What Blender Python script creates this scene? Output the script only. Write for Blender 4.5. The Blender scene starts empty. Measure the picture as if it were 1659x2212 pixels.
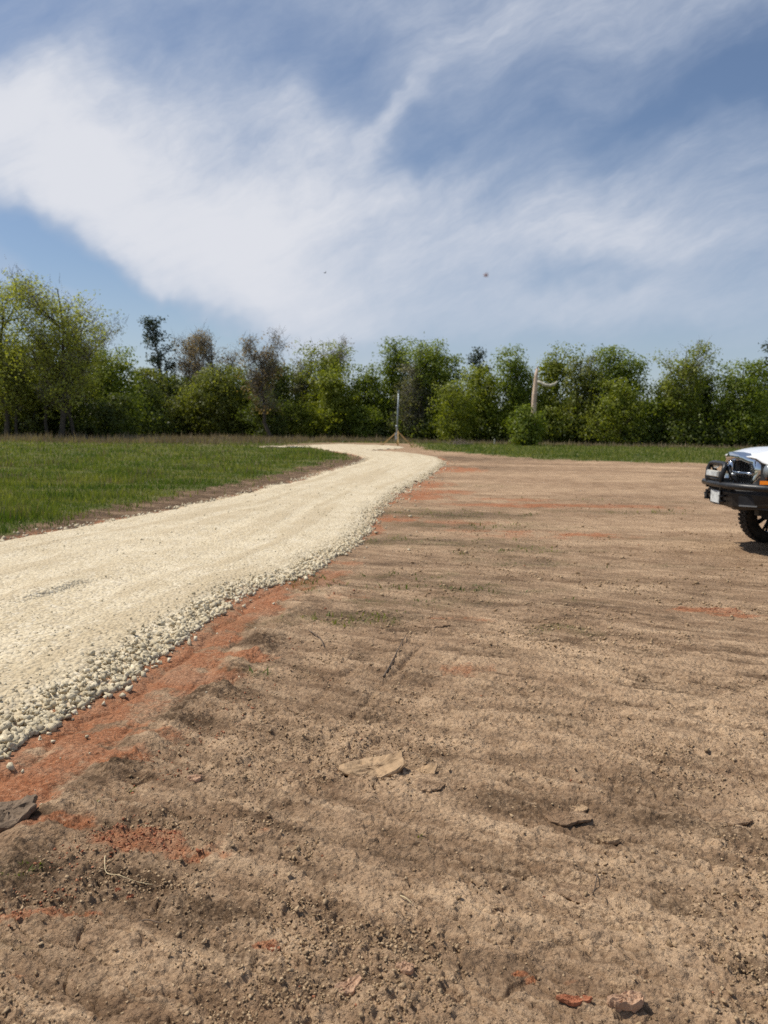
import bpy, math, random
import numpy as np
from mathutils import Matrix, Vector

# ------------------------------------------------------------------ camera, light, exposure
scene = bpy.context.scene
COL = scene.collection
CAM_H = 1.6
PITCH, ROLL = math.radians(5.96), math.radians(1.0)
F1659 = 1719.6                                     # focal length in photo units 1659 wide
cam_d = bpy.data.cameras.new('camera')
cam = bpy.data.objects.new('camera', cam_d); COL.objects.link(cam)
CAM_M = (Matrix.Translation((0, 0, CAM_H)) @ Matrix.Rotation(math.radians(90) - PITCH, 4, 'X')
         @ Matrix.Rotation(ROLL, 4, 'Z'))
cam.matrix_world = CAM_M
cam_d.sensor_fit = 'VERTICAL'; cam_d.sensor_height = 36; cam_d.sensor_width = 27; cam_d.lens = 28
cam_d.clip_start = 0.05; cam_d.clip_end = 9000
cam_d.dof.use_dof = True; cam_d.dof.focus_distance = 3.3; cam_d.dof.aperture_fstop = 4.0
scene.camera = cam
scene.view_settings.view_transform = 'Standard'; scene.view_settings.look = 'None'
scene.cycles.use_denoising = False
scene.view_settings.exposure = 0.0; scene.view_settings.gamma = 1.0
scene.view_settings.use_curve_mapping = False

SUN_DIR = Vector((-0.64, 0.16, 1.0)).normalized()  # towards the sun
SUN_EL = math.asin(SUN_DIR.z); SUN_AZ = math.atan2(SUN_DIR.x, SUN_DIR.y)
sl = bpy.data.lights.new('sun', 'SUN'); sl.energy = 4.7; sl.angle = math.radians(0.55); sl.color = (1.0, 0.94, 0.84)
so = bpy.data.objects.new('sun', sl); COL.objects.link(so)
so.rotation_euler = SUN_DIR.to_track_quat('Z', 'Y').to_euler()


def pix_dir(px, py):
    d = CAM_M.to_3x3() @ Vector(((px - 829.5) / F1659, -(py - 1106) / F1659, -1))
    return d


def P(px, py, z=0.0):
    d = pix_dir(px, py); t = (z - CAM_H) / d.z
    return Vector((d.x * t, d.y * t, z))


def at_depth(px, py, D):
    d = pix_dir(px, py); t = D / d.y
    return Vector((d.x * t, D, CAM_H + d.z * t))


# ---- world: Nishita sky with cirrus
world = bpy.data.worlds.new('World'); scene.world = world
world.use_nodes = True
wt = world.node_tree; wt.nodes.clear()


class N:
    """tiny node helper"""
    def __init__(s, tree): s.t = tree

    def new(s, typ, **kw):
        n = s.t.nodes.new(typ)
        for k, v in kw.items(): setattr(n, k, v)
        return n

    def put(s, sock, v):
        if hasattr(v, 'is_linked') or isinstance(v, bpy.types.NodeSocket): s.t.links.new(v, sock)
        else: sock.default_value = v

    def math(s, op, a, b=0.0, c=0.0, clamp=False):
        n = s.new('ShaderNodeMath', operation=op, use_clamp=clamp)
        for i, v in enumerate((a, b, c)): s.put(n.inputs[i], v)
        return n.outputs[0]

    def vmath(s, op, a, b=(0, 0, 0), out=0):
        n = s.new('ShaderNodeVectorMath', operation=op)
        s.put(n.inputs[0], a)
        s.put(n.inputs['Scale' if op == 'SCALE' else 1], b)
        return n.outputs[out]

    def mapr(s, v, a, b, c=0.0, d=1.0, kind='SMOOTHSTEP'):
        n = s.new('ShaderNodeMapRange', interpolation_type=kind)
        s.put(n.inputs[0], v)
        for i, x in enumerate((a, b, c, d)): s.put(n.inputs[i + 1], x)
        return n.outputs[0]

    def noise(s, vec, scale, detail=4, rough=0.55, dist=0.0, col=False):
        n = s.new('ShaderNodeTexNoise')
        s.put(n.inputs['Vector'], vec); n.inputs['Scale'].default_value = scale
        n.inputs['Detail'].default_value = detail; n.inputs['Roughness'].default_value = rough
        n.inputs['Distortion'].default_value = dist
        return n.outputs['Color' if col else 'Fac']

    def voro(s, vec, scale, feature='F1', out='Distance', rnd=1.0):
        n = s.new('ShaderNodeTexVoronoi', feature=feature)
        s.put(n.inputs['Vector'], vec); n.inputs['Scale'].default_value = scale
        n.inputs['Randomness'].default_value = rnd
        return n.outputs[out]

    def mapping(s, vec, loc=(0, 0, 0), rot=(0, 0, 0), scale=(1, 1, 1)):
        n = s.new('ShaderNodeMapping'); s.put(n.inputs[0], vec)
        n.inputs[1].default_value = loc; n.inputs[2].default_value = rot; n.inputs[3].default_value = scale
        return n.outputs[0]

    def mix(s, f, a, b, blend='MIX'):
        n = s.new('ShaderNodeMix', data_type='RGBA', blend_type=blend)
        s.put(n.inputs[0], f)
        for i, v in ((6, a), (7, b)):
            if isinstance(v, (tuple, list)): v = tuple(v) + ((1,) if len(v) == 3 else ())
            s.put(n.inputs[i], v)
        return n.outputs[2]

    def attr(s, name):
        n = s.new('ShaderNodeAttribute', attribute_name=name)
        return n.outputs['Fac']


w = N(wt)
sky = w.new('ShaderNodeTexSky', sky_type='NISHITA', sun_disc=False)
sky.sun_elevation = SUN_EL; sky.sun_rotation = SUN_AZ
sky.air_density = 1.0; sky.dust_density = 0.6; sky.ozone_density = 2.4; sky.altitude = 100
tc = w.new('ShaderNodeTexCoord'); DIRV = tc.outputs['Generated']
sep = w.new('ShaderNodeSeparateXYZ'); wt.links.new(DIRV, sep.inputs[0])
dz = sep.outputs['Z']
# planar cloud-layer coordinates
den = w.math('ADD', w.math('MAXIMUM', dz, 0.0), 0.16)
comb = w.new('ShaderNodeCombineXYZ')
wt.links.new(w.math('DIVIDE', sep.outputs['X'], den), comb.inputs[0])
wt.links.new(w.math('DIVIDE', sep.outputs['Y'], den), comb.inputs[1])
plane = comb.outputs[0]
warp = w.vmath('SCALE', w.vmath('SUBTRACT', w.noise(DIRV, 3.2, 5, 0.6, col=True), (0.5, 0.5, 0.5)), 0.22)
dirw = w.vmath('ADD', DIRV, warp)
# broad layout of the cloud deck: (px, py, semi-axis a, semi-axis b, rotation deg, weight)
BLOBS = [(300, 380, 560, 190, 10, 0.75), (120, 290, 260, 120, 0, 0.25), (480, 560, 420, 110, 28, 0.5),
         (640, 250, 200, 70, 30, 0.30), (880, 620, 700, 150, 0, 0.38), (1000, 470, 420, 110, 5, 0.30),
         (870, 255, 150, 22, -38, 0.45), (1200, 95, 440, 75, -20, 0.28), (1500, 15, 360, 70, -5, 0.28), (930, 40, 300, 60, -10, 0.18),
         (1180, 240, 240, 26, -22, 0.22), (1560, 480, 300, 170, -15, 0.42), (1250, 480, 250, 60, -10, 0.2),
         (1400, 690, 500, 60, 0, 0.25),
         (60, 520, 330, 62, 27, -0.85), (300, 640, 260, 50, 22, -0.75), (330, 90, 460, 75, 5, -0.32),
         (760, 130, 130, 90, 0, -0.30), (1010, 315, 240, 48, -12, -0.40), (1430, 190, 260, 70, -28, -0.40),
         (1640, 140, 200, 60, -25, -0.45), (1270, 620, 130, 42, 0, -0.40), (560, 735, 520, 30, 2, -0.15)]
cov = 0.40
for (bx, by, a, b, rot, wgt) in BLOBS:
    d0 = pix_dir(bx, by).normalized()
    v = w.vmath('SUBTRACT', dirw, tuple(d0))
    v = w.mapping(v, rot=(0, math.radians(-rot), 0))
    v = w.vmath('MULTIPLY', v, (F1659 / a, 1.0, F1659 / b))
    ln = w.vmath('LENGTH', v, out=1)
    f = w.mapr(ln, 1.5, 0.0, 0.0, wgt)
    cov = w.math('ADD', cov, f)
wisp = w.noise(w.mapping(w.mapping(dirw, rot=(0, math.radians(30), 0)), scale=(1.0, 0.8, 2.4)), 2.4, 9, 0.64, 0.35)
fine = w.noise(w.mapping(w.mapping(dirw, rot=(0, math.radians(12), 0)), scale=(1.0, 1.0, 2.0)), 7.0, 8, 0.62, 0.5)
lowf = w.mapr(dz, 0.03, 0.30, 0.15, 1.0)
nz = w.math('ADD', w.math('MULTIPLY', w.math('MULTIPLY', w.math('SUBTRACT', wisp, 0.5), 1.15), lowf),
            w.math('MULTIPLY', w.math('MULTIPLY', w.math('SUBTRACT', fine, 0.5), 0.40), lowf))
soft = w.noise(DIRV, 4.5, 6, 0.6, 0.6)
nz = w.math('ADD', nz, w.math('MULTIPLY', w.math('SUBTRACT', soft, 0.5), 0.5))
fib = w.noise(w.mapping(w.mapping(w.vmath('ADD', DIRV, w.vmath('SCALE', warp, 0.45)), rot=(0, math.radians(24), 0)), scale=(1.1, 0.7, 4.2)), 2.6, 10, 0.68, 0.12)
nz = w.math('ADD', nz, w.math('MULTIPLY', w.math('MULTIPLY', w.math('SUBTRACT', fib, 0.5), 1.9), w.mapr(dz, 0.03, 0.30, 0.25, 1.0)))
dens = w.math('ADD', cov, nz)
cm = w.mapr(dens, -0.40, 1.70, 0.03, 1.0, 'SMOOTHSTEP')
haze_h = w.mapr(dz, 0.22, 0.0, 0.0, 0.42)
cm = w.math('MAXIMUM', cm, haze_h)
cloud_col = w.mix(w.mapr(dens, 0.3, 1.7), (4.9, 5.6, 6.9), (7.6, 7.8, 8.4))
skyc = w.mix(cm, w.vmath('MULTIPLY', sky.outputs[0], (0.99, 0.98, 1.0)), cloud_col)
bg = w.new('ShaderNodeBackground'); bg.inputs['Strength'].default_value = 0.096
wt.links.new(skyc, bg.inputs[0])
wo = w.new('ShaderNodeOutputWorld'); wt.links.new(bg.outputs[0], wo.inputs[0])

# ------------------------------------------------------------------ helpers
rng = np.random.default_rng(7)


def np_mesh(name, verts, faces, k=4, smooth=False, attrs=None):
    verts = np.asarray(verts, np.float32); faces = np.asarray(faces, np.int32)
    me = bpy.data.meshes.new(name)
    me.vertices.add(len(verts)); me.vertices.foreach_set('co', verts.ravel())
    me.loops.add(faces.size); me.loops.foreach_set('vertex_index', faces.ravel())
    me.polygons.add(len(faces))
    me.polygons.foreach_set('loop_start', np.arange(0, faces.size, k, dtype=np.int32))
    if smooth: me.polygons.foreach_set('use_smooth', np.ones(len(faces), bool))
    me.update(calc_edges=True)
    for an, av in (attrs or {}).items():
        a = me.attributes.new(an, 'FLOAT', 'POINT'); a.data.foreach_set('value', np.asarray(av, np.float32))
    return me


def link(name, me, mat=None, parent=None, loc=None):
    o = bpy.data.objects.new(name, me); COL.objects.link(o)
    if mat is not None and me is not None and not me.materials: me.materials.append(mat)
    if parent is not None: o.parent = parent
    if loc is not None: o.location = loc
    return o


def empty(name, loc=(0, 0, 0), rz=0.0):
    o = bpy.data.objects.new(name, None); COL.objects.link(o)
    o.location = loc; o.rotation_euler = (0, 0, rz); o.empty_display_size = 0.2
    return o


def tag(o, label=None, cat=None, group=None, kind=None):
    if label: o['label'] = label
    if cat: o['category'] = cat
    if group: o['group'] = group
    if kind: o['kind'] = kind
    return o


class MB:
    """collects simple shapes into one mesh"""
    def __init__(s): s.v = []; s.f = []; s.sm = []

    def add(s, vs, fs, smooth=False):
        o = len(s.v); s.v += [tuple(x) for x in vs]
        s.f += [tuple(i + o for i in f) for f in fs]; s.sm += [smooth] * len(fs)
        return s

    def box(s, c, size, rot=None, taper=1.0):
        x, y, z = (q / 2 for q in size); m = rot or Matrix.Identity(3)
        vs = []
        for sz in (-1, 1):
            t = taper if sz > 0 else 1
            for sx, sy in ((-1, -1), (1, -1), (1, 1), (-1, 1)):
                vs.append(Vector(c) + m @ Vector((sx * x * t, sy * y * t, sz * z)))
        return s.add(vs, [(3, 2, 1, 0), (4, 5, 6, 7), (0, 1, 5, 4), (1, 2, 6, 5), (2, 3, 7, 6), (3, 0, 4, 7)])

    def tube(s, pts, r, n=8, caps=True):
        pts = [Vector(p) for p in pts]; rr = r if isinstance(r, (list, tuple)) else [r] * len(pts)
        vs = []; up = Vector((0.3, 0.2, 1)).normalized()
        for i, p in enumerate(pts):
            t = (pts[min(i + 1, len(pts) - 1)] - pts[max(i - 1, 0)]).normalized()
            u = t.cross(up)
            if u.length < 1e-3: u = t.cross(Vector((1, 0, 0)))
            u.normalize(); q = t.cross(u)
            for k in range(n):
                a = 2 * math.pi * k / n
                vs.append(p + (u * math.cos(a) + q * math.sin(a)) * rr[i])
        fs = []
        for i in range(len(pts) - 1):
            for k in range(n):
                k2 = (k + 1) % n
                fs.append((i * n + k, i * n + k2, (i + 1) * n + k2, (i + 1) * n + k))
        s.add(vs, fs, True)
        if caps:
            o = len(s.v) - len(vs)
            s.f += [tuple(o + k for k in range(n))[::-1], tuple(o + (len(pts) - 1) * n + k for k in range(n))]
            s.sm += [False, False]
        return s

    def prism(s, poly, axis, a, b):
        """extrude a 2D polygon along an axis: axis 1 -> poly is (x,z), axis 2 -> (x,y), axis 0 -> (y,z)"""
        def mk(p, t):
            return (t, p[0], p[1]) if axis == 0 else (p[0], t, p[1]) if axis == 1 else (p[0], p[1], t)
        n = len(poly); vs = [mk(p, a) for p in poly] + [mk(p, b) for p in poly]
        fs = [tuple(range(n))[::-1], tuple(range(n, 2 * n))]
        fs += [(i, (i + 1) % n, n + (i + 1) % n, n + i) for i in range(n)]
        return s.add(vs, fs)

    def lathe(s, prof, c, n=28, closed=False):
        """profile of (radius, y) spun about the local Y axis through c"""
        vs = []; m = len(prof)
        for k in range(n):
            a = 2 * math.pi * k / n
            for r, y in prof: vs.append((c[0] + r * math.cos(a), c[1] + y, c[2] + r * math.sin(a)))
        fs = []
        for k in range(n):
            k2 = (k + 1) % n
            for i in range(m if closed else m - 1):
                j = (i + 1) % m
                fs.append((k * m + i, k * m + j, k2 * m + j, k2 * m + i))
        return s.add(vs, fs, True)

    def loft(s, rings, smooth=True, caps=True):
        n = len(rings[0]); vs = [p for r in rings for p in r]; fs = []
        for i in range(len(rings) - 1):
            for k in range(n):
                k2 = (k + 1) % n
                fs.append((i * n + k, i * n + k2, (i + 1) * n + k2, (i + 1) * n + k))
        s.add(vs, fs, smooth)
        if caps:
            o = len(s.v) - len(vs)
            s.f += [tuple(o + k for k in range(n))[::-1], tuple(o + (len(rings) - 1) * n + k for k in range(n))]
            s.sm += [False, False]
        return s

    def sheet(s, grid, smooth=True):
        m = len(grid); n = len(grid[0]); vs = [p for r in grid for p in r]
        fs = [(i * n + j, i * n + j + 1, (i + 1) * n + j + 1, (i + 1) * n + j) for i in range(m - 1) for j in range(n - 1)]
        return s.add(vs, fs, smooth)

    def build(s, name, mat, parent=None, loc=None, bevel=0.0, solid=0.0, subsurf=0):
        me = bpy.data.meshes.new(name); me.from_pydata(s.v, [], s.f); me.update()
        me.polygons.foreach_set('use_smooth', s.sm)
        import bmesh
        bm = bmesh.new(); bm.from_mesh(me); bmesh.ops.recalc_face_normals(bm, faces=bm.faces)
        bm.to_mesh(me); bm.free()
        o = link(name, me, mat, parent, loc)
        if solid:
            q = o.modifiers.new('solid', 'SOLIDIFY'); q.thickness = solid; q.offset = -1
        if subsurf:
            q = o.modifiers.new('sub', 'SUBSURF'); q.levels = q.render_levels = subsurf
        if bevel:
            q = o.modifiers.new('bevel', 'BEVEL'); q.width = bevel; q.segments = 2; q.limit_method = 'ANGLE'
            q.angle_limit = math.radians(40)
        return o


# ---- numpy noise
def _h(ix, iy, seed):
    x = (ix.astype(np.int64) * 374761393 + iy.astype(np.int64) * 668265263 + seed * 974634821) & 0xffffffff
    x = ((x ^ (x >> 13)) * 1274126177) & 0xffffffff
    x = ((x ^ (x >> 16)) * 2246822519) & 0xffffffff
    return (x ^ (x >> 15)).astype(np.float64) / 4294967295.0


def perlin(x, y, seed=0):
    ix = np.floor(x); iy = np.floor(y); fx = x - ix; fy = y - iy
    ix = ix.astype(np.int64); iy = iy.astype(np.int64)
    ux = fx * fx * fx * (fx * (fx * 6 - 15) + 10); uy = fy * fy * fy * (fy * (fy * 6 - 15) + 10)

    def g(a, b, dx, dy):
        t = _h(a, b, seed) * 2 * np.pi
        return np.cos(t) * dx + np.sin(t) * dy
    n00 = g(ix, iy, fx, fy); n10 = g(ix + 1, iy, fx - 1, fy)
    n01 = g(ix, iy + 1, fx, fy - 1); n11 = g(ix + 1, iy + 1, fx - 1, fy - 1)
    return ((n00 * (1 - ux) + n10 * ux) * (1 - uy) + (n01 * (1 - ux) + n11 * ux) * uy) * 1.5


def fbm(x, y, seed=0, o=4, g=0.5):
    r = 0; a = 1.0; t = 0
    for i in range(o):
        r = r + a * perlin(x * 2 ** i + 17.3 * i, y * 2 ** i - 9.1 * i, seed + i); t += a; a *= g
    return r / t


def worley(x, y, seed=0):
    ix = np.floor(x).astype(np.int64); iy = np.floor(y).astype(np.int64)
    f1 = np.full(x.shape, 9.0); f2 = np.full(x.shape, 9.0); idv = np.zeros(x.shape)
    for dx in (-1, 0, 1):
        for dy in (-1, 0, 1):
            a = ix + dx; b = iy + dy
            px = a + _h(a, b, seed); py = b + _h(a, b, seed + 91)
            d = np.hypot(px - x, py - y); c = d < f1
            f2 = np.where(c, f1, np.minimum(f2, d)); idv = np.where(c, _h(a, b, seed + 173), idv)
            f1 = np.where(c, d, f1)
    return f1, f2, idv


def sstep(a, b, x):
    t = np.clip((x - a) / (b - a), 0, 1)
    return t * t * (3 - 2 * t)


def poly_sd(x, y, poly):
    """signed distance, positive inside"""
    x = x.astype(np.float32); y = y.astype(np.float32)
    d = np.full(x.shape, 1e9, np.float32); ins = np.zeros(x.shape, bool)
    n = len(poly)
    for i in range(n):
        ax, ay = poly[i]; bx, by = poly[(i + 1) % n]
        ex, ey = bx - ax, by - ay; L = ex * ex + ey * ey + 1e-12
        t = np.clip(((x - ax) * ex + (y - ay) * ey) / L, 0, 1)
        d = np.minimum(d, (x - ax - t * ex) ** 2 + (y - ay - t * ey) ** 2)
        if ay != by:
            c = ((ay > y) != (by > y)) & (x < ex * (y - ay) / (by - ay) + ax)
            ins ^= c
    d = np.sqrt(d)
    return np.where(ins, d, -d).astype(np.float64)


# ------------------------------------------------------------------ materials
def new_mat(name, rough=0.9, col=None, metal=0.0, spec=0.3, coat=0.0):
    m = bpy.data.materials.new(name); m.use_nodes = True
    b = m.node_tree.nodes['Principled BSDF']
    b.inputs['Roughness'].default_value = rough; b.inputs['Metallic'].default_value = metal
    b.inputs['Specular IOR Level'].default_value = spec; b.inputs['Coat Weight'].default_value = coat
    if col is not None: b.inputs['Base Color'].default_value = (*col, 1)
    return m, N(m.node_tree), b


def set_bump(n, b, h, dist, strength=1.0):
    bp = n.new('ShaderNodeBump'); bp.inputs['Distance'].default_value = dist
    bp.inputs['Strength'].default_value = strength
    n.put(bp.inputs['Height'], h); n.t.links.new(bp.outputs[0], b.inputs['Normal'])


def varied(name, col, var=0.25, scale=6.0, rough=0.8, bump=0.0, metal=0.0, spec=0.3, bscale=None):
    """one colour with procedural variation"""
    m, n, b = new_mat(name, rough, metal=metal, spec=spec)
    t = n.new('ShaderNodeTexCoord').outputs['Object']
    f = n.noise(t, scale, 5, 0.6)
    lo = tuple(c * (1 - var) for c in col); hi = tuple(min(1, c * (1 + var)) for c in col)
    n.put(b.inputs['Base Color'], n.mix(n.mapr(f, 0.3, 0.7), lo, hi))
    n.put(b.inputs['Roughness'], n.mapr(f, 0.2, 0.8, rough * 0.85, min(1, rough * 1.12), 'LINEAR'))
    if bump: set_bump(n, b, n.noise(t, bscale or scale * 3, 6, 0.65), bump)
    return m


def ground_material():
    m, n, b = new_mat('dirt_and_clay', 0.95, spec=0.12)
    g = n.new('ShaderNodeNewGeometry').outputs['Position']
    big = n.noise(g, 0.35, 4, 0.6); mid = n.noise(g, 2.3, 6, 0.65); small = n.noise(g, 21, 6, 0.7)
    grit = n.noise(g, 120, 3, 0.6); crumb0 = n.noise(g, 46, 5, 0.72)
    stre = n.noise(n.mapping(g, scale=(0.22, 1.5, 1)), 1.5, 7, 0.62, 0.4)
    c = n.mix(n.mapr(mid, 0.35, 0.68), (0.295, 0.186, 0.110), (0.47, 0.318, 0.198))
    c = n.mix(n.math('MULTIPLY', n.mapr(small, 0.45, 0.75), 0.45), c, (0.54, 0.36, 0.22))
    c = n.mix(n.math('MULTIPLY', n.mapr(small, 0.48, 0.25), 0.5), c, (0.165, 0.102, 0.056))
    scr1 = n.noise(n.mapping(n.mapping(g, rot=(0, 0, math.radians(25.5))), scale=(0.45, 3.4, 1)), 3.2, 9, 0.70, 0.3)
    c = n.mix(n.mapr(scr1, 0.52, 0.66, 0.0, 0.62), c, (0.62, 0.44, 0.28))
    c = n.mix(n.mapr(scr1, 0.48, 0.33, 0.0, 0.62), c, (0.155, 0.092, 0.052))
    pale = n.math('MULTIPLY', n.attr('pale'), n.mapr(n.math('ADD', n.math('MULTIPLY', crumb0, .6), n.math('MULTIPLY', scr1, .4)), 0.42, 0.54, 0.25, 1.2))
    c = n.mix(pale, c, (0.63, 0.44, 0.275))
    dark = n.math('MINIMUM', n.math('MULTIPLY', n.attr('dark'), n.mapr(n.math('ADD', n.math('MULTIPLY', crumb0, .5), n.math('MULTIPLY', scr1, .5)), 0.59, 0.45, 0.5, 1.35)), 1.0)
    c = n.mix(dark, c, (0.105, 0.066, 0.038))
    red = n.mix(n.mapr(small, 0.3, 0.7), (0.33, 0.103, 0.040), (0.52, 0.198, 0.086))
    red = n.mix(n.math('MULTIPLY', n.mapr(mid, 0.45, 0.65), 0.6), red, (0.45, 0.25, 0.15))
    clay = n.mapr(n.math('ADD', n.math('MULTIPLY', n.attr('clay'), 1.25), n.math('MULTIPLY', n.math('ADD', n.math('SUBTRACT', small, 0.5), n.math('SUBTRACT', mid, 0.5)), 1.15)), 0.35, 0.85)
    red = n.mix(n.math('MULTIPLY', n.mapr(crumb0, 0.5, 0.68), 0.5), red, (0.56, 0.31, 0.19))
    red = n.mix(n.math('MULTIPLY', n.mapr(crumb0, 0.48, 0.3), 0.6), red, (0.17, 0.06, 0.032))
    c = n.mix(n.math('MULTIPLY', clay, n.mapr(big, 0.3, 0.65, 0.62, 0.9)), c, red)
    # straw and green stain where the scrub was scraped off
    scr = n.math('MULTIPLY', n.attr('scrub'), n.mapr(small, 0.4, 0.6))
    c = n.mix(n.math('MULTIPLY', scr, 0.7), c, n.mix(n.mapr(mid, .4, .6), (0.10, 0.105, 0.035), (0.085, 0.065, 0.04)))
    # grass floor
    gm = n.noise(n.mapping(g, scale=(0.35, 1, 1)), 0.55, 5, 0.6)
    gc = n.mix(n.mapr(gm, 0.35, 0.65), (0.07, 0.098, 0.020), (0.155, 0.148, 0.046))
    gc = n.mix(n.math('MULTIPLY', n.mapr(small, 0.45, 0.7), 0.35), gc, (0.13, 0.105, 0.045))
    c = n.mix(n.attr('straw'), c, (0.215, 0.165, 0.095))
    gr = n.mapr(n.math('ADD', n.attr('grass'), n.math('MULTIPLY', n.math('SUBTRACT', mid, 0.5), 0.5)), 0.35, 0.65)
    gc = n.mix(n.math('MULTIPLY', n.attr('straw'), 0.8), gc, (0.16, 0.125, 0.075))
    c = n.mix(gr, c, gc)
    c = n.mix(n.mapr(crumb0, 0.46, 0.30, 0.0, 0.6), c, (0.11, 0.066, 0.037))
    c = n.mix(n.mapr(crumb0, 0.56, 0.70, 0.0, 0.4), c, (0.60, 0.43, 0.27))
    c = n.mix(n.mapr(grit, 0.4, 0.68, 0.0, 0.30), c, (0.09, 0.06, 0.04))
    n.put(b.inputs['Base Color'], c)
    crumb = n.noise(g, 62, 5, 0.7); clump = n.voro(g, 44); clump2 = n.voro(n.vmath('ADD', g, n.vmath('SCALE', n.noise(g, 9, 3, .6, col=True), .06)), 19)
    h = n.math('ADD', n.math('MULTIPLY', small, 0.030), n.math('MULTIPLY', grit, 0.008))
    h = n.math('ADD', h, n.math('MULTIPLY', crumb, 0.026))
    h = n.math('SUBTRACT', h, n.math('MULTIPLY', clump, 0.014))
    h = n.math('SUBTRACT', h, n.math('MULTIPLY', n.math('MULTIPLY', clump2, n.mapr(mid, .35, .6)), 0.028))
    h = n.math('ADD', h, n.math('MULTIPLY', stre, 0.016))
    h = n.math('ADD', h, n.math('MULTIPLY', scr1, 0.016))
    h = n.math('ADD', h, n.math('MULTIPLY', mid, 0.022))
    set_bump(n, b, h, 1.0, 0.85)
    return m


deg_ = math.radians


def road_material():
    m, n, b = new_mat('crushed_limestone', 0.95, spec=0.12)
    g = n.new('ShaderNodeNewGeometry').outputs['Position']
    mid = n.noise(g, 1.6, 6, 0.65); small = n.noise(g, 26, 5, 0.7)
    cell = n.voro(g, 34); cellc = n.voro(g, 34, out='Color')
    grey = n.new('ShaderNodeSeparateColor'); n.t.links.new(cellc, grey.inputs[0])
    c = n.mix(n.mapr(mid, 0.35, 0.65), (0.60, 0.50, 0.335), (0.70, 0.60, 0.425))
    c = n.mix(n.math('MULTIPLY', n.mapr(grey.outputs[0], 0.55, 1.0), 0.50), c, (0.74, 0.68, 0.56))
    c = n.mix(n.math('MULTIPLY', n.mapr(grey.outputs[1], 0.82, 0.90), 0.6), c, (0.30, 0.25, 0.18))
    c = n.mix(n.math('MULTIPLY', n.mapr(n.attr('track'), 0.45, 0.80), 0.55), c, (0.47, 0.375, 0.24))
    c = n.mix(n.math('MULTIPLY', n.attr('edge'), 0.6), c, (0.50, 0.30, 0.18))
    c = n.mix(n.mapr(small, 0.36, 0.62, 0.34, 0.0), c, (0.34, 0.26, 0.16))
    c = n.mix(n.mapr(n.noise(n.mapping(g, rot=(0, 0, deg_(-22)), scale=(2.2, .25, 1)), 2.2, 6, .65), .5, .68, 0, .45), c, (0.50, 0.40, 0.255))
    n.put(b.inputs['Base Color'], c)
    h = n.math('ADD', n.math('MULTIPLY', n.math('SUBTRACT', 1.0, cell), 0.024), n.math('MULTIPLY', small, 0.014))
    set_bump(n, b, h, 1.0, 0.7)
    return m


def stone_material(name, c0, c1, rough=0.9, bump=0.006):
    m, n, b = new_mat(name, rough, spec=0.15)
    oi = n.new('ShaderNodeNewGeometry'); t = oi.outputs['Position']
    r = oi.outputs['Random Per Island']
    f = n.math('ADD', n.math('MULTIPLY', r, 0.7), n.math('MULTIPLY', n.noise(t, 40, 4, 0.6), 0.4))
    n.put(b.inputs['Base Color'], n.mix(n.mapr(f, 0.15, 0.95), c0, c1))
    set_bump(n, b, n.noise(t, 110, 4, 0.6), bump)
    return m


def leaf_material(name, c0, c1, trans=0.48):
    m = bpy.data.materials.new(name); m.use_nodes = True; t = m.node_tree; t.nodes.clear(); n = N(t)
    tint = n.attr('tint')
    c = n.mix(tint, c0, c1)
    d = n.new('ShaderNodeBsdfDiffuse'); t.links.new(c, d.inputs[0])
    tr = n.new('ShaderNodeBsdfTranslucent')
    t.links.new(n.mix(1.0, c, (1.45, 1.45, 0.6), 'MULTIPLY'), tr.inputs[0])
    gl = n.new('ShaderNodeBsdfGlossy'); gl.inputs['Roughness'].default_value = 0.5
    gl.inputs[0].default_value = (1, 1, 1, 1)
    mx = n.new('ShaderNodeMixShader'); mx.inputs[0].default_value = trans
    t.links.new(d.outputs[0], mx.inputs[1]); t.links.new(tr.outputs[0], mx.inputs[2])
    mx2 = n.new('ShaderNodeMixShader'); mx2.inputs[0].default_value = 0.018
    t.links.new(mx.outputs[0], mx2.inputs[1]); t.links.new(gl.outputs[0], mx2.inputs[2])
    o = n.new('ShaderNodeOutputMaterial'); t.links.new(mx2.outputs[0], o.inputs[0])
    return m


M = {}
M['ground'] = ground_material(); M['road'] = road_material()
M['stone'] = stone_material('limestone_pieces', (0.46, 0.385, 0.255), (0.75, 0.655, 0.475))
M['clod'] = stone_material('dry_soil_clods', (0.27, 0.178, 0.10), (0.48, 0.345, 0.21))
M['redclod'] = stone_material('red_clay_clods', (0.28, 0.095, 0.048), (0.42, 0.19, 0.105))
M['slab'] = varied('dried_mud_crust', (0.37, 0.25, 0.145), 0.25, 14, 0.95, 0.012, bscale=45)
M['slab_dark'] = varied('damp_mud_crust', (0.17, 0.12, 0.08), 0.3, 18, 0.95, 0.014, bscale=40)
M['slab_red'] = varied('red_mud_crust', (0.40, 0.15, 0.075), 0.35, 18, 0.95, 0.014, bscale=40)
M['slab_pink'] = varied('pinkish_mud_crust', (0.48, 0.30, 0.19), 0.22, 18, 0.95, 0.014, bscale=40)
M['grass'] = leaf_material('grass_blades', (0.072, 0.118, 0.016), (0.21, 0.222, 0.052), 0.42)
M['weed'] = leaf_material('dry_weeds', (0.16, 0.12, 0.085), (0.30, 0.235, 0.15), 0.25)
M['straw'] = varied('straw', (0.50, 0.40, 0.24), 0.2, 20, 0.8)
M['twig'] = varied('twig_bark', (0.14, 0.10, 0.07), 0.3, 20, 0.9)
M['bark'] = varied('tree_bark', (0.085, 0.068, 0.05), 0.35, 2.5, 0.95, 0.05, bscale=9)
M['bark_grey'] = varied('grey_bark', (0.21, 0.19, 0.155), 0.3, 2.0, 0.95, 0.05, bscale=9)
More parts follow.
